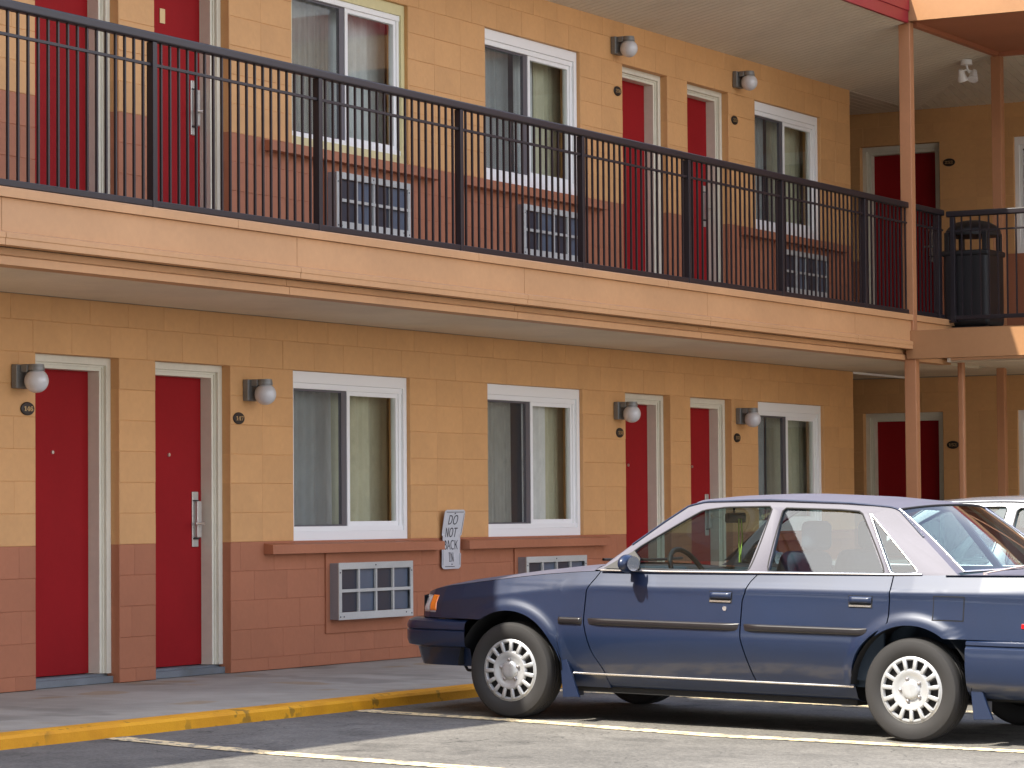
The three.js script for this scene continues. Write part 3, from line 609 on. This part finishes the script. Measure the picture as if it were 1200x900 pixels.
function makeSedan(name, label, paint, worn, trim, seatMat, glass) {
  const car = thing(name, label, 'car', [0, 0, 0], 'parked cars');
  const dark = M.plastic, rubber = std([0.020, 0.019, 0.020], 0.75), chrome = std([0.70, 0.68, 0.68], 0.22, { metalness: 0.9 }), wellMat = std([0.008, 0.008, 0.009], 0.9, { side: THREE.DoubleSide });
  const P = (n, g, m, parent = car) => part(parent, n, g, m);
  const lampClear = phys([0.55, 0.56, 0.58], 0.12, { clearcoat: 1 }), amber = phys([0.85, 0.20, 0.01], 0.2, { clearcoat: 1 }), redLens = phys([0.45, 0.01, 0.012], 0.15, { clearcoat: 1 });
  for (const side of [1, -1]) {
    const L = (s, y, off = 0) => CP(s, y, side * (bodyW(s, y) + off));
    const fenderB = (s) => (s < 0 ? Math.max(0.578, archY(s, 0)) : Math.max(0.205, archY(s, 0)));
    P('front_fender', sidePanel(() => -0.70, shift(dFront, -0.004), fenderB, 110, 22, side), paint);
    const fd = P('front_door', sidePanel(shift(dFront, 0.004), shift(dMid, -0.004), () => 0.292, 40, 26, side), paint);
    const rd = P('rear_door', sidePanel(shift(dMid, 0.004), shift(dRear, -0.004), () => 0.292, 56, 26, side), paint);
    const qp = P('quarter_panel', sidePanel(shift(dRear, 0.004), () => 3.6, (s) => (s < BASE ? Math.max(0.205, archY(s, BASE)) : Math.max(0.572, archY(s, BASE))), 110, 26, side), paint);
    P('sill', toCreasedNormals(grid(30, 6, (u, v) => { const s = lerp(0.36, 2.245, u), y = lerp(0.196, 0.286, v); return CP(s, y, side * (bodyW(s, Math.max(y, 0.22)) - (v < 0.01 ? 0.10 : v < 0.2 ? 0.02 : 0.004))); }), 0.7), paint);
    P('sill_trim', grid(30, 4, (u, v) => { const s = lerp(0.40, 2.24, u), a = (v - 0.5) * Math.PI; return CP(s, 0.2845 + 0.006 * Math.sin(a), side * (bodyW(s, 0.285) + 0.004 + 0.005 * Math.cos(a))); }), chrome);
    // rubbing strips: half-round, following the skin
    const strip = (s0, s1, y0, y1, proud) => grid(24, 8, (u, v) => { const s = lerp(s0, s1, u), a = v * Math.PI, e = Math.min(1, 14 * Math.min(u, 1 - u) + 0.15); return CP(s, lerp(y0, y1, 0.5 - 0.5 * Math.cos(a)), side * (bodyW(s, (y0 + y1) / 2) - 0.004 + (proud + 0.004) * Math.pow(Math.sin(a), 0.5) * e)); });
    P('rubbing_strip', strip(0.345, 0.512, 0.572, 0.612, 0.016), trim);
    P('rubbing_strip', strip(0.548, 1.545, 0.570, 0.612, 0.016), trim, fd);
    P('rubbing_strip', strip(1.575, 2.345, 0.570, 0.612, 0.016), trim, rd);
    // handles and lock
    const handle = (parent, s0, s1) => {
      P('handle_recess', grid(6, 4, (u, v) => L(lerp(s0, s1, u), lerp(0.724, 0.790, v), 0.0015)), dark, parent);
      P('handle', [plain(toCreasedNormals(grid(10, 6, (u, v) => { const a = v * Math.PI; return L(lerp(s0 + 0.004, s1 - 0.004, u), lerp(0.748, 0.786, 0.5 - 0.5 * Math.cos(a)), 0.002 + 0.020 * Math.pow(Math.sin(a), 0.6) * (u < 0.05 || u > 0.95 ? 0.3 : 1)); }), 0.9))], paint, parent);
      P('handle_trim', [plain(grid(6, 2, (u, v) => L(lerp(s0 + 0.006, s1 - 0.006, u), lerp(0.728, 0.738, v), 0.006)))], chrome, parent);
    };
    handle(fd, 1.345, 1.492); handle(rd, 2.222, 2.368);
    P('door_lock', cyl(0.013, 0.013, 0.006, 16).rotateZ(Math.PI / 2).translate(...CP(1.448, 0.693, side * (bodyW(1.448, 0.693) + 0.001)).slice(0, 3)), chrome, fd);
    if (side > 0) { // filler flap, outlined by its gap
      const flap = P('fuel_flap', grid(14, 10, (u, v) => L(lerp(2.737, 2.908, u), lerp(0.673, 0.796, v), 0.0025)), paint, qp);
      P('flap_gap', [[2.731, 2.7365, 0.667, 0.802], [2.9085, 2.914, 0.667, 0.802], [2.731, 2.914, 0.667, 0.6725], [2.731, 2.914, 0.7965, 0.802]].map(([a, b, c, d]) => plain(grid(8, 4, (u, v) => L(lerp(a, b, u), lerp(c, d, v), 0.0012)))), wellMat, flap);
    }
    // greenhouse side: pillars and window surrounds cut as one frame
    const shape = new THREE.Shape(FRAME.map(([s, y]) => new THREE.Vector2(s, y)));
    for (const hole of [FRONT_GLASS, REAR_GLASS, QUARTER_GLASS]) shape.holes.push(new THREE.Path(hole.map(([s, y]) => new THREE.Vector2(s, y))));
    const fg = new THREE.ExtrudeGeometry(shape, { depth: 0.022, bevelEnabled: true, bevelThickness: 0.005, bevelSize: 0.004, bevelSegments: 2 });
    { const p = fg.attributes.position; for (let i = 0; i < p.count; i++) { const s = p.getX(i), y = p.getY(i), d = p.getZ(i); p.setXYZ(i, -side * (glassW(y) - 0.022 + d), y, s); } }
    let frameGeo = plain(fg); if (side > 0) { const p = frameGeo.attributes.position.array; for (let i = 0; i < p.length; i += 9) for (let k = 0; k < 3; k++) { const t = p[i + 3 + k]; p[i + 3 + k] = p[i + 6 + k]; p[i + 6 + k] = t; } }
    frameGeo.deleteAttribute('normal'); frameGeo.computeVertexNormals();
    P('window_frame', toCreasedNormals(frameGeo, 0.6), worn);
    const outline = (pts, r, mat, parent) => P('window_seal', tube(pts.map(([s, y]) => CP(s, y, side * (glassW(y) + 0.002)).slice(0, 3)), r, pts.length * 10, 6, true), mat, parent);
    const pane = (pts, parent) => { const g = new THREE.ShapeGeometry(new THREE.Shape(pts.map(([s, y]) => new THREE.Vector2(s, y)))), p = g.attributes.position; for (let i = 0; i < p.count; i++) { const s = p.getX(i), y = p.getY(i); p.setXYZ(i, -side * (glassW(y) - 0.010), y, s); } g.computeVertexNormals(); P('window_glass', g, glass, parent); };
    pane(FRONT_GLASS, fd); pane(REAR_GLASS, rd); pane(QUARTER_GLASS, qp);
    outline(FRONT_GLASS, 0.006, rubber, fd); outline(REAR_GLASS, 0.006, rubber, rd); outline(QUARTER_GLASS, 0.007, chrome, qp);
    P('belt_trim', grid(50, 4, (u, v) => { const s = lerp(0.60, 2.64, u), a = v * Math.PI, y = beltY(s); return CP(s, y + 0.003 + 0.010 * Math.sin(a * 0.5), side * (glassW(y) + 0.008 + 0.008 * Math.cos(a * 0.5))); }), chrome);
    P('drip_rail', tube(FRAME.slice(2, 11).map(([s, y]) => CP(s, y + 0.004, side * (glassW(y) + 0.004)).slice(0, 3)), 0.006, 60, 6), paint);
    // pillar skins between the side frame and the screens
    const rake = (u) => { const pts = FRAME.slice(1, 6), k = clamp(u) * (pts.length - 1), i = Math.min(pts.length - 2, Math.floor(k)); return [lerp(pts[i][0], pts[i + 1][0], k - i), lerp(pts[i][1], pts[i + 1][1], k - i)]; };
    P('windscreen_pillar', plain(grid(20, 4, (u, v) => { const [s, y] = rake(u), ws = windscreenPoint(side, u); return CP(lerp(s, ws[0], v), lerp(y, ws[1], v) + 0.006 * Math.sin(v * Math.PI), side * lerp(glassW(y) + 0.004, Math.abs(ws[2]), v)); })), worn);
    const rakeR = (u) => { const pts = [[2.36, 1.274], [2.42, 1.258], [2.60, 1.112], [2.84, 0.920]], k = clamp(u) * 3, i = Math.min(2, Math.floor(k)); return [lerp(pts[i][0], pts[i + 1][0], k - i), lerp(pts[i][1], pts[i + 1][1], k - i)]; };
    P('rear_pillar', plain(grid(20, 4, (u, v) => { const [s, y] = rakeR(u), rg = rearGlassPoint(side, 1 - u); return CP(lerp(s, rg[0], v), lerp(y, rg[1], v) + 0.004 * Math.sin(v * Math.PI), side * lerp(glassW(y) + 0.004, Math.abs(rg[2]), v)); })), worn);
    // lamps at the corners
    const lamp = (n, s0, s1, y0, y1, m, off = 0.004) => P(n, toCreasedNormals(grid(8, 8, (u, v) => { const s = lerp(s0, s1, u), e = u < 0.01 || u > 0.99 || v < 0.01 || v > 0.99; return L(s, lerp(y0, y1, v), e ? -0.006 : off); }), 0.8), m);
    lamp('turn_signal', -0.604, -0.540, 0.610, 0.718, amber, 0.006); lamp('corner_lamp', -0.70, -0.607, 0.606, 0.716, lampClear);
    lamp('lamp_surround', -0.70, -0.530, 0.596, 0.722, std([0.42, 0.42, 0.44], 0.35, { metalness: 0.5 }), 0.0015);
    lamp('tail_light', 3.30, 3.60, 0.615, 0.79, redLens, 0.004); lamp('side_marker', 3.235, 3.30, 0.636, 0.668, redLens, 0.004);
    P('headlight', toCreasedNormals(grid(10, 6, (u, v) => { const q = lerp(0.52, 0.96, u), e = u < 0.01 || u > 0.99 || v < 0.01 || v > 0.99; return CP(hoodFront(q) - (e ? 0.002 : 0.010), lerp(0.588, 0.700, v), side * q * 0.715); }), 0.8), lampClear);
    // mirror
    const mir = P('door_mirror', [(() => { const g = plain(new THREE.SphereGeometry(1, 24, 16)); g.scale(0.083, 0.052, 0.042).translate(-side * 0.895, 0.934, 0.845); return g; })(), rbox(-0.055, 0.055, -0.02, 0.02, -0.025, 0.025, 0.01).translate(-side * 0.80, 0.915, 0.815)], paint);
    P('mirror_glass', (() => { const g = plain(new THREE.CircleGeometry(1, 24)); g.scale(0.07, 0.042, 1).translate(-side * 0.895, 0.934, 0.888); return g; })(), chrome, mir);
    P('mirror_sail', plain(new THREE.ExtrudeGeometry(new THREE.Shape([[0.62, 0.90], [0.86, 0.90], [0.85, 0.96], [0.80, 1.005]].map(([s, y]) => new THREE.Vector2(s, y))), { depth: 0.012, bevelEnabled: false })).applyMatrix4(new THREE.Matrix4().set(0, side * 0.470, -side, -side * (0.782 + 0.470 * 0.885), 0, 1, 0, 0, 1, 0, 0, 0, 0, 0, 0, 1)), dark);
    // flaps behind the wheels
    const flap = (s) => {
      const g = plain(new THREE.ExtrudeGeometry(new THREE.Shape([[0, 0.44], [0.012, 0.34], [0.032, 0.145], [0.135, 0.150], [0.105, 0.22], [0.062, 0.33], [0.030, 0.40]].map(([a, b]) => new THREE.Vector2(a, b))), { depth: 0.012, bevelEnabled: true, bevelThickness: 0.006, bevelSize: 0.004, bevelSegments: 2 }));
      g.applyMatrix4(new THREE.Matrix4().set(0, 0, -side, -side * 0.795, 0, 1, 0, 0, 1, 0, 0, s, 0, 0, 0, 1)); g.deleteAttribute('normal'); g.computeVertexNormals();
      P('mud_flap', [g, box(-0.10, 0.10, 0.145, 0.40, s + 0.030, s + 0.042).translate(-side * 0.70, 0, 0)], paint);
    };
    flap(0.340); flap(BASE + 0.340);
    for (const c of [0, BASE]) P('wheel_arch_liner', plain(new THREE.CylinderGeometry(0.362, 0.362, 0.32, 28, 1, true, 0.04, Math.PI - 0.08)).rotateZ(Math.PI / 2).translate(-side * 0.665, HUBY, c), wellMat);
    P('door_trim', [box(-0.01, 0.01, 0.32, 0.885, 0.66, 1.53).translate(-side * 0.735, 0, 0), box(-0.01, 0.01, 0.32, 0.89, 1.57, 2.4).translate(-side * 0.735, 0, 0)], seatMat);
    for (const c of [0, BASE]) wheel(car, side, c, rubber, dark);
  }
  // bonnet, roof, boot
  const topEdge = (s) => bodyHalf(s) - TOPIN - 0.004;
  const cowl = (u) => 0.36 + 0.19 * u * u;
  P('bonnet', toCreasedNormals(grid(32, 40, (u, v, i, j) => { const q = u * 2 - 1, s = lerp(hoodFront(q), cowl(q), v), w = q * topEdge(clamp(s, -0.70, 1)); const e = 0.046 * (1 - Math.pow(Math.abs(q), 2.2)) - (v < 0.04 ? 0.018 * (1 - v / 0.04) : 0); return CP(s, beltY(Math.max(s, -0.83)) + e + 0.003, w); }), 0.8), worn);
  P('cowl', grid(24, 3, (u, v) => { const q = u * 2 - 1, s = lerp(cowl(q) - 0.02, cowl(q) + 0.16, v); return CP(s, lerp(0.895, 0.86, v) - 0.02 * q * q + 0.012, q * 0.70); }), dark);
  P('wiper', [tube([[0.45, 0.935, 0.44], [0.1, 0.93, 0.42], [-0.15, 0.94, 0.43]], 0.008), tube([[-0.10, 0.935, 0.42], [-0.4, 0.94, 0.45], [-0.62, 0.945, 0.52]], 0.008)], dark);
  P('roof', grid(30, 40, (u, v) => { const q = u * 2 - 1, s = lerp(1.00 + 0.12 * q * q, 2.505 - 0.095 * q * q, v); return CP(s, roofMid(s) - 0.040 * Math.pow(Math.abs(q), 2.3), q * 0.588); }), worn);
  P('windscreen', grid(24, 12, (u, v) => { const p = windscreenPoint(u * 2 - 1, v); return CP(p[0], p[1], p[2]); }), glass);
  P('rear_screen', grid(24, 12, (u, v) => { const p = rearGlassPoint(u * 2 - 1, v); return CP(p[0], p[1], p[2]); }), glass);
  const edgeLine = (f, n, r, m) => P(n, tube(Array.from({ length: 25 }, (_, i) => CP(...f(i / 24)).slice(0, 3)), r, 60, 6), m);
  edgeLine((t) => { const q = t * 2 - 1, p = rearGlassPoint(q, 0); return [p[0], p[1] + 0.004, p[2]]; }, 'screen_trim', 0.007, chrome);
  for (const sd of [1, -1]) edgeLine((t) => { const p = rearGlassPoint(sd, t); return [p[0], p[1] + 0.004, p[2]]; }, 'screen_trim', 0.007, chrome);
  edgeLine((t) => { const p = rearGlassPoint(t * 2 - 1, 1); return [p[0], p[1] + 0.002, p[2]]; }, 'screen_trim', 0.006, rubber);
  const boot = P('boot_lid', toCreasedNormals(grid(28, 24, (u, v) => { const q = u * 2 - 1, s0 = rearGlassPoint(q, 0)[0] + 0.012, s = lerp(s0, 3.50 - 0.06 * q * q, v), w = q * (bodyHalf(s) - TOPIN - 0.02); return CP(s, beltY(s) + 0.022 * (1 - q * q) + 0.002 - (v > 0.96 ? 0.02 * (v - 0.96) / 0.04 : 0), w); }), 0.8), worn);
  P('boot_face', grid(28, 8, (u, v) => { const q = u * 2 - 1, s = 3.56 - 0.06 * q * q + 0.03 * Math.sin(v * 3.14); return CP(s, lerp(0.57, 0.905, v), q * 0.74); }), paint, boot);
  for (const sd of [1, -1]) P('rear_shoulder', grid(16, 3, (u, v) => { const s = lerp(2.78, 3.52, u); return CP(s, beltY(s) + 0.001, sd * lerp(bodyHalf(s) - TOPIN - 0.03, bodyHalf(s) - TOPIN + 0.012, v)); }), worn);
  P('antenna', [tube([[0, 0, 0], [-0.0, 0.046, 0.232], [0, 0.07, 0.35]], 0.005, 10).translate(-0.70, 0.928, 2.985), cyl(0.013, 0.018, 0.03, 14).translate(-0.70, 0.917, 2.985)], std([0.5, 0.42, 0.42], 0.4, { metalness: 0.6 }));
  // nose, bumpers
  P('nose', grid(28, 6, (u, v) => { const q = u * 2 - 1; return CP(hoodFront(q) - 0.005, lerp(0.56, 0.705, v), q * 0.715); }), dark);
  const path = (pts) => { const full = [...pts.map(([s, w]) => [s, w]), ...pts.slice(0, -1).reverse().map(([s, w]) => [s, -w])]; const c = new THREE.CatmullRomCurve3(full.map(([s, w]) => new THREE.Vector3(-w, 0, s)), false, 'catmullrom', 0.3); return c; };
  const bumper = (n, pts, prof, dir, m) => { const c = path(pts); P(n, toCreasedNormals(grid(60, prof.length - 1, (u, v, i, j) => { const p = c.getPoint(u), t = c.getTangent(u), [o, y] = prof[j], nx = t.z * dir, nz = -t.x * dir; return [p.x + nx * o, y, p.z + nz * o, u * 4, y]; }), 0.6), m); };
  bumper('front_bumper', [[-0.302, 0.836], [-0.50, 0.840], [-0.62, 0.828], [-0.72, 0.79], [-0.80, 0.70], [-0.86, 0.55], [-0.91, 0.3], [-0.93, 0]], [[-0.10, 0.572], [-0.03, 0.570], [0.004, 0.556], [0.016, 0.530], [0.016, 0.512], [0.008, 0.505], [0.016, 0.498], [0.014, 0.440], [0.004, 0.412], [-0.03, 0.404], [-0.052, 0.398], [-0.07, 0.335], [-0.085, 0.292], [-0.16, 0.288]], 1, paint);
  bumper('rear_bumper', [[BASE + 0.335, 0.838], [3.15, 0.836], [3.36, 0.815], [3.50, 0.76], [3.60, 0.62], [3.65, 0.35], [3.665, 0]], [[-0.10, 0.572], [-0.02, 0.572], [0.004, 0.560], [0.006, 0.545], [-0.004, 0.538], [0.014, 0.525], [0.018, 0.50], [0.016, 0.43], [0.004, 0.36], [-0.02, 0.30], [-0.08, 0.255], [-0.16, 0.25]], -1, paint);
  P('tow_hook', tube([[-0.66, 0.29, -0.42], [-0.66, 0.262, -0.40], [-0.66, 0.262, -0.37], [-0.66, 0.30, -0.34]], 0.009), dark);
  P('underbody', [box(-0.70, 0.70, 0.175, 0.28, 0.40, 2.22), box(-0.48, 0.48, 0.31, 0.66, -0.66, 0.0), box(-0.48, 0.48, 0.20, 0.66, 0.001, 0.42), box(-0.48, 0.48, 0.22, 0.50, 2.2, 3.45), box(-0.70, 0.70, 0.24, 0.84, 2.98, 3.45), box(-0.72, 0.72, 0.30, 0.56, -0.60, -0.40), box(-0.70, 0.70, 0.30, 0.80, 0.405, 0.44)], wellMat);
  // cabin
  P('dashboard', [rbox(-0.70, 0.70, 0.62, 0.868, 0.56, 0.80, 0.05, 4), rbox(-0.66, -0.10, 0.80, 0.905, 0.62, 0.82, 0.04, 3)], seatMat);
  const wheelRim = P('steering_wheel', [plain(new THREE.TorusGeometry(0.185, 0.015, 10, 36)), rbox(-0.07, 0.07, -0.05, 0.05, -0.03, 0.02, 0.02), rbox(-0.175, 0.175, -0.02, 0.012, -0.012, 0.012, 0.008)].map((g) => g.rotateX(-0.5).translate(-0.36, 0.845, 0.96)), dark);
  void wheelRim;
  const seat = (x) => { const s = P('front_seat', [rbox(-0.25, 0.25, 0.33, 0.50, 1.08, 1.58, 0.06, 4), rbox(-0.24, 0.24, 0, 0.60, -0.07, 0.07, 0.06, 4).rotateX(0.30).translate(0, 0.44, 1.56)].map((g) => g.translate(x, 0, 0)), seatMat); P('headrest', rbox(-0.13, 0.13, 1.02, 1.19, 1.74, 1.83, 0.04, 4).translate(x, 0, 0), seatMat, s); };
  seat(-0.36); seat(0.36);
  P('rear_seat', [rbox(-0.64, 0.64, 0.34, 0.50, 1.98, 2.42, 0.06, 4), rbox(-0.63, 0.63, 0, 0.52, -0.07, 0.07, 0.06, 4).rotateX(0.38).translate(0, 0.44, 2.38)], seatMat);
  P('parcel_shelf', box(-0.62, 0.62, 0.895, 0.912, 2.52, 2.80), seatMat);
  P('cabin_floor', box(-0.72, 0.72, 0.281, 0.33, 0.45, 2.5), seatMat);
  P('headlining', grid(12, 12, (u, v) => { const q = u * 2 - 1, s = lerp(1.08, 2.42, v); return CP(s, roofMid(s) - 0.028 - 0.04 * q * q, q * 0.55); }), std([0.45, 0.46, 0.46], 0.9));
  P('rear_view_mirror', [rbox(-0.11, 0.11, -0.03, 0.03, -0.015, 0.015, 0.012).translate(0, 1.195, 1.06), cyl(0.008, 0.008, 0.07, 8).translate(0, 1.24, 1.05)], dark);
  return car;
}
function windscreenPoint(q, v) { // q -1..1 across, v 0 bottom .. 1 top
  const bs = 0.40 + 0.185 * q * q, by = 0.918 - 0.006 * q * q, bw = 0.712 * q, ts = 1.00 + 0.12 * q * q, ty = roofMid(ts) - 0.040 * Math.pow(Math.abs(q), 2.3) + 0.001, tw = 0.572 * q;
  return [lerp(bs, ts, v), lerp(by, ty, v) + 0.022 * Math.sin(v * Math.PI) * (1 - 0.6 * q * q), lerp(bw, tw, v)];
}
function rearGlassPoint(q, v) {
  const bs = 2.955 - 0.10 * q * q, by = 0.940 - 0.012 * q * q, bw = 0.690 * q, ts = 2.505 - 0.095 * q * q, ty = roofMid(ts) - 0.040 * Math.pow(Math.abs(q), 2.3) + 0.001, tw = 0.572 * q;
  return [lerp(bs, ts, v), lerp(by, ty, v) + 0.012 * Math.sin(v * Math.PI), lerp(bw, tw, v)];
}
// wheels: tyre, fifteen-spoke cover with five nuts
const tyreGeo = (() => {
  const prof = [[0.170, 0.060], [0.186, 0.078], [0.215, 0.090], [0.245, 0.092], [0.266, 0.086], [0.279, 0.072], [0.284, 0.058], [0.285, 0.034], [0.279, 0.032], [0.279, 0.027], [0.2855, 0.025], [0.2855, 0.004], [0.279, 0.002]];
  const full = [...prof.map(([r, x]) => [r, x]), ...prof.slice().reverse().map(([r, x]) => [r, -x])];
  return toCreasedNormals(plain(new THREE.LatheGeometry(full.map(([r, x]) => new THREE.Vector2(r, x)), 64).rotateZ(Math.PI / 2)), 0.5);
})();
const coverGeo = (() => {
  const lathe = (pts) => plain(new THREE.LatheGeometry(pts.map(([a, b]) => new THREE.Vector2(a, b)), 72).rotateX(Math.PI / 2));
  const ring = lathe([[0.192, -0.004], [0.1915, 0.004], [0.188, 0.009], [0.182, 0.010], [0.177, 0.014], [0.172, 0.018], [0.167, 0.018], [0.163, 0.012], [0.160, 0.002]]);
  const dish = lathe([[0.116, 0.004], [0.113, 0.018], [0.108, 0.023], [0.098, 0.024], [0.085, 0.017], [0.072, 0.012], [0.056, 0.012], [0.050, 0.022], [0.042, 0.027], [0.030, 0.028], [0.0001, 0.028]]);
  const spokes = Array.from({ length: 15 }, (_, k) => {
    const g = plain(new RoundedBoxGeometry(0.070, 0.025, 0.018, 3, 0.007)), p = g.attributes.position;
    for (let i = 0; i < p.count; i++) { const t = (p.getX(i) + 0.035) / 0.070; p.setY(i, p.getY(i) * lerp(0.88, 1.02, t)); p.setZ(i, p.getZ(i) + 0.004 * Math.sin(t * Math.PI)); }
    return g.translate(0.138, 0, 0.0125).rotateZ(((k + 0.5) / 15) * Math.PI * 2);
  });
  return merge([toCreasedNormals(ring, 0.6), toCreasedNormals(dish, 0.6), ...spokes.map((g) => toCreasedNormals(g, 0.6))]);
})();
const nutGeo = plain(new THREE.SphereGeometry(0.0105, 12, 8));
const coverMat = std([0.56, 0.575, 0.60], 0.36, { metalness: 0.35, map: dustMap });
function wheel(car, side, c, rubber, dark) {
  const g = new THREE.Group(); g.name = 'wheel'; g.position.set(-side * 0.735, HUBY, c); g.rotation.y = -side * Math.PI / 2; g.rotation.z = c ? 0.35 : 0.05; g.rotation.order = 'YXZ'; car.add(g);
  const t = part(g, 'tyre', tyreGeo.clone().rotateY(Math.PI / 2), rubber); void t;
  part(g, 'wheel_disc', [cyl(0.188, 0.188, 0.05, 36).rotateX(Math.PI / 2).translate(0, 0, 0.030)], std([0.02, 0.018, 0.018], 0.8));
  part(g, 'wheel_cover', coverGeo.clone().translate(0, 0, 0.066), coverMat);
  part(g, 'wheel_nuts', Array.from({ length: 5 }, (_, k) => { const a = Math.PI / 2 + (k / 5) * Math.PI * 2; return nutGeo.clone().translate(0.062 * Math.cos(a), 0.062 * Math.sin(a), 0.083); }), std([0.32, 0.30, 0.30], 0.4, { metalness: 0.7 }));
}
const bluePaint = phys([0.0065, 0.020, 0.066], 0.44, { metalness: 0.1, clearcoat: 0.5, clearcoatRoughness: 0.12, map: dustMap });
const bluePaintWorn = phys([0.13, 0.125, 0.165], 0.58, { map: dustMap });   // chalky, sun-bleached top panels; on pillars and frames the paleness stands in for glare
const silverPaint = phys([0.46, 0.48, 0.52], 0.38, { metalness: 0.45, clearcoat: 0.9, clearcoatRoughness: 0.08, map: dustMap });
const carGlass = phys([0.62, 0.74, 0.73], 0.015, { transmission: 1, thickness: 0, ior: 1.9 });
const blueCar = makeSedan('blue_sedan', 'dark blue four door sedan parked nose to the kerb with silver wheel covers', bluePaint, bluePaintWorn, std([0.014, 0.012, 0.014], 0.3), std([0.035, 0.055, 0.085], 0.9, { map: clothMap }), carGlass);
const placeCar = (car, ax, up, n, hub) => { const m = new THREE.Matrix4().makeBasis(n.clone().negate(), up, ax); car.quaternion.setFromRotationMatrix(m); car.position.copy(hub).addScaledVector(n, -0.82).addScaledVector(up, -HUBY); };
{
  const ax = new THREE.Vector3(-0.06354, -0.02098, 0.99776).normalize(), n = new THREE.Vector3(-0.99798, 0, -0.06355).normalize(), up = new THREE.Vector3().crossVectors(ax, n.clone().negate()).normalize();
  placeCar(blueCar, ax, up, n, new THREE.Vector3(0.43433, 0.15963, 3.16227));
  const silverCar = makeSedan('silver_sedan', 'pale silver sedan parked in the next bay beyond the blue car', silverPaint, silverPaint, std([0.10, 0.10, 0.11], 0.4), std([0.22, 0.22, 0.22], 0.85, { map: clothMap }), carGlass);
  placeCar(silverCar, ax, up, n, new THREE.Vector3(3.08, 0.1504, 3.60));
}
{ // lanyard hanging from the mirror of the blue car
  const l = thing('lanyard', 'thin yellow green lanyard hanging from the mirror inside the blue car', 'lanyard');
  const m = phys([0.55, 0.70, 0.12], 0.7), strand = (dx) => tube([[0.02 + dx, 1.19, 1.08], [0.02 + dx * 1.6, 1.08, 1.085], [0.025 + dx * 0.4, 0.97, 1.08]], 0.0045, 16, 6);
  part(l, 'loop', [strand(-0.014), strand(0.014)], m);
  part(l, 'tag', rbox(-0.012, 0.012, 0.93, 0.972, -0.003, 0.003, 0.002).translate(0.025, 0, 1.08), m);
  l.quaternion.copy(blueCar.quaternion); l.position.copy(blueCar.position);
}

// ------------------------------------------------------------------ unseen trees added to darken the corner, also mirrored in the car's flank
{
  const bark = std([0.10, 0.075, 0.05], 0.95), leaf = phys([0.055, 0.085, 0.028], 0.8, { transmission: 0.3, thickness: 0 });
  const trunkGeo = merge([tube([[0, -0.3, 0], [0.05, 2, 0.04], [-0.08, 4.5, 0.1], [0, 7.5, 0]], 0.22, 16, 10), ...Array.from({ length: 8 }, (_, k) => { const a = k * 2.4, y = 3 + k * 0.55; return tube([[0, y, 0], [Math.cos(a) * 1.2, y + 1.1, Math.sin(a) * 1.2], [Math.cos(a) * 2.5, y + 1.7, Math.sin(a) * 2.5]], 0.07, 8, 6); })]);
  const P = [];
  for (let c = 0; c < 300; c++) {
    const a = range(0, 6.283), t = Math.pow(rnd(), 0.6), y = range(2.6, 11.6), rr = 3.5 * Math.sqrt(Math.max(0.02, 1 - Math.pow((y - 6.6) / 5.2, 2))) * t, cx = Math.cos(a) * rr, cz = Math.sin(a) * rr, cr = range(0.35, 0.75);
    for (let k = 0; k < 40; k++) {
      const q = new THREE.Vector3(range(-1, 1), range(-1, 1), range(-1, 1)).multiplyScalar(cr).add(new THREE.Vector3(cx, y, cz)), u = new THREE.Vector3(range(-1, 1), range(-1, 1), range(-1, 1)).normalize(), v = new THREE.Vector3(range(-1, 1), range(-1, 1), range(-1, 1)).cross(u).normalize(), l = range(0.13, 0.22);
      const e = [q.clone().addScaledVector(u, l), q.clone().addScaledVector(v, l * 0.5), q.clone().addScaledVector(u, -l), q.clone().addScaledVector(v, -l * 0.5)];
      for (const i of [0, 1, 2, 0, 2, 3]) P.push(e[i].x, e[i].y, e[i].z);
    }
  }
  const crownGeo = new THREE.BufferGeometry(); crownGeo.setAttribute('position', new THREE.Float32BufferAttribute(P, 3)); crownGeo.computeVertexNormals();
  for (let k = 0; k < 11; k++) {
    const t = thing('blocker_tree', 'broad leafy tree added out of view to block low sky light from the corner', 'tree', [-27.5 + range(-1, 1), -0.37, -26 + k * 5.4 + range(-0.8, 0.8)], 'added trees out of view');
    t.rotation.y = k * 1.7; t.scale.setScalar(range(1.2, 1.4));
    part(t, 'trunk', trunkGeo, bark); part(t, 'crown', crownGeo, leaf);
  }
}

scene.traverse((o) => { if (o.isMesh) { o.castShadow = true; o.receiveShadow = true; } });
console.log('cars ready');
renderer.render(scene, camera);
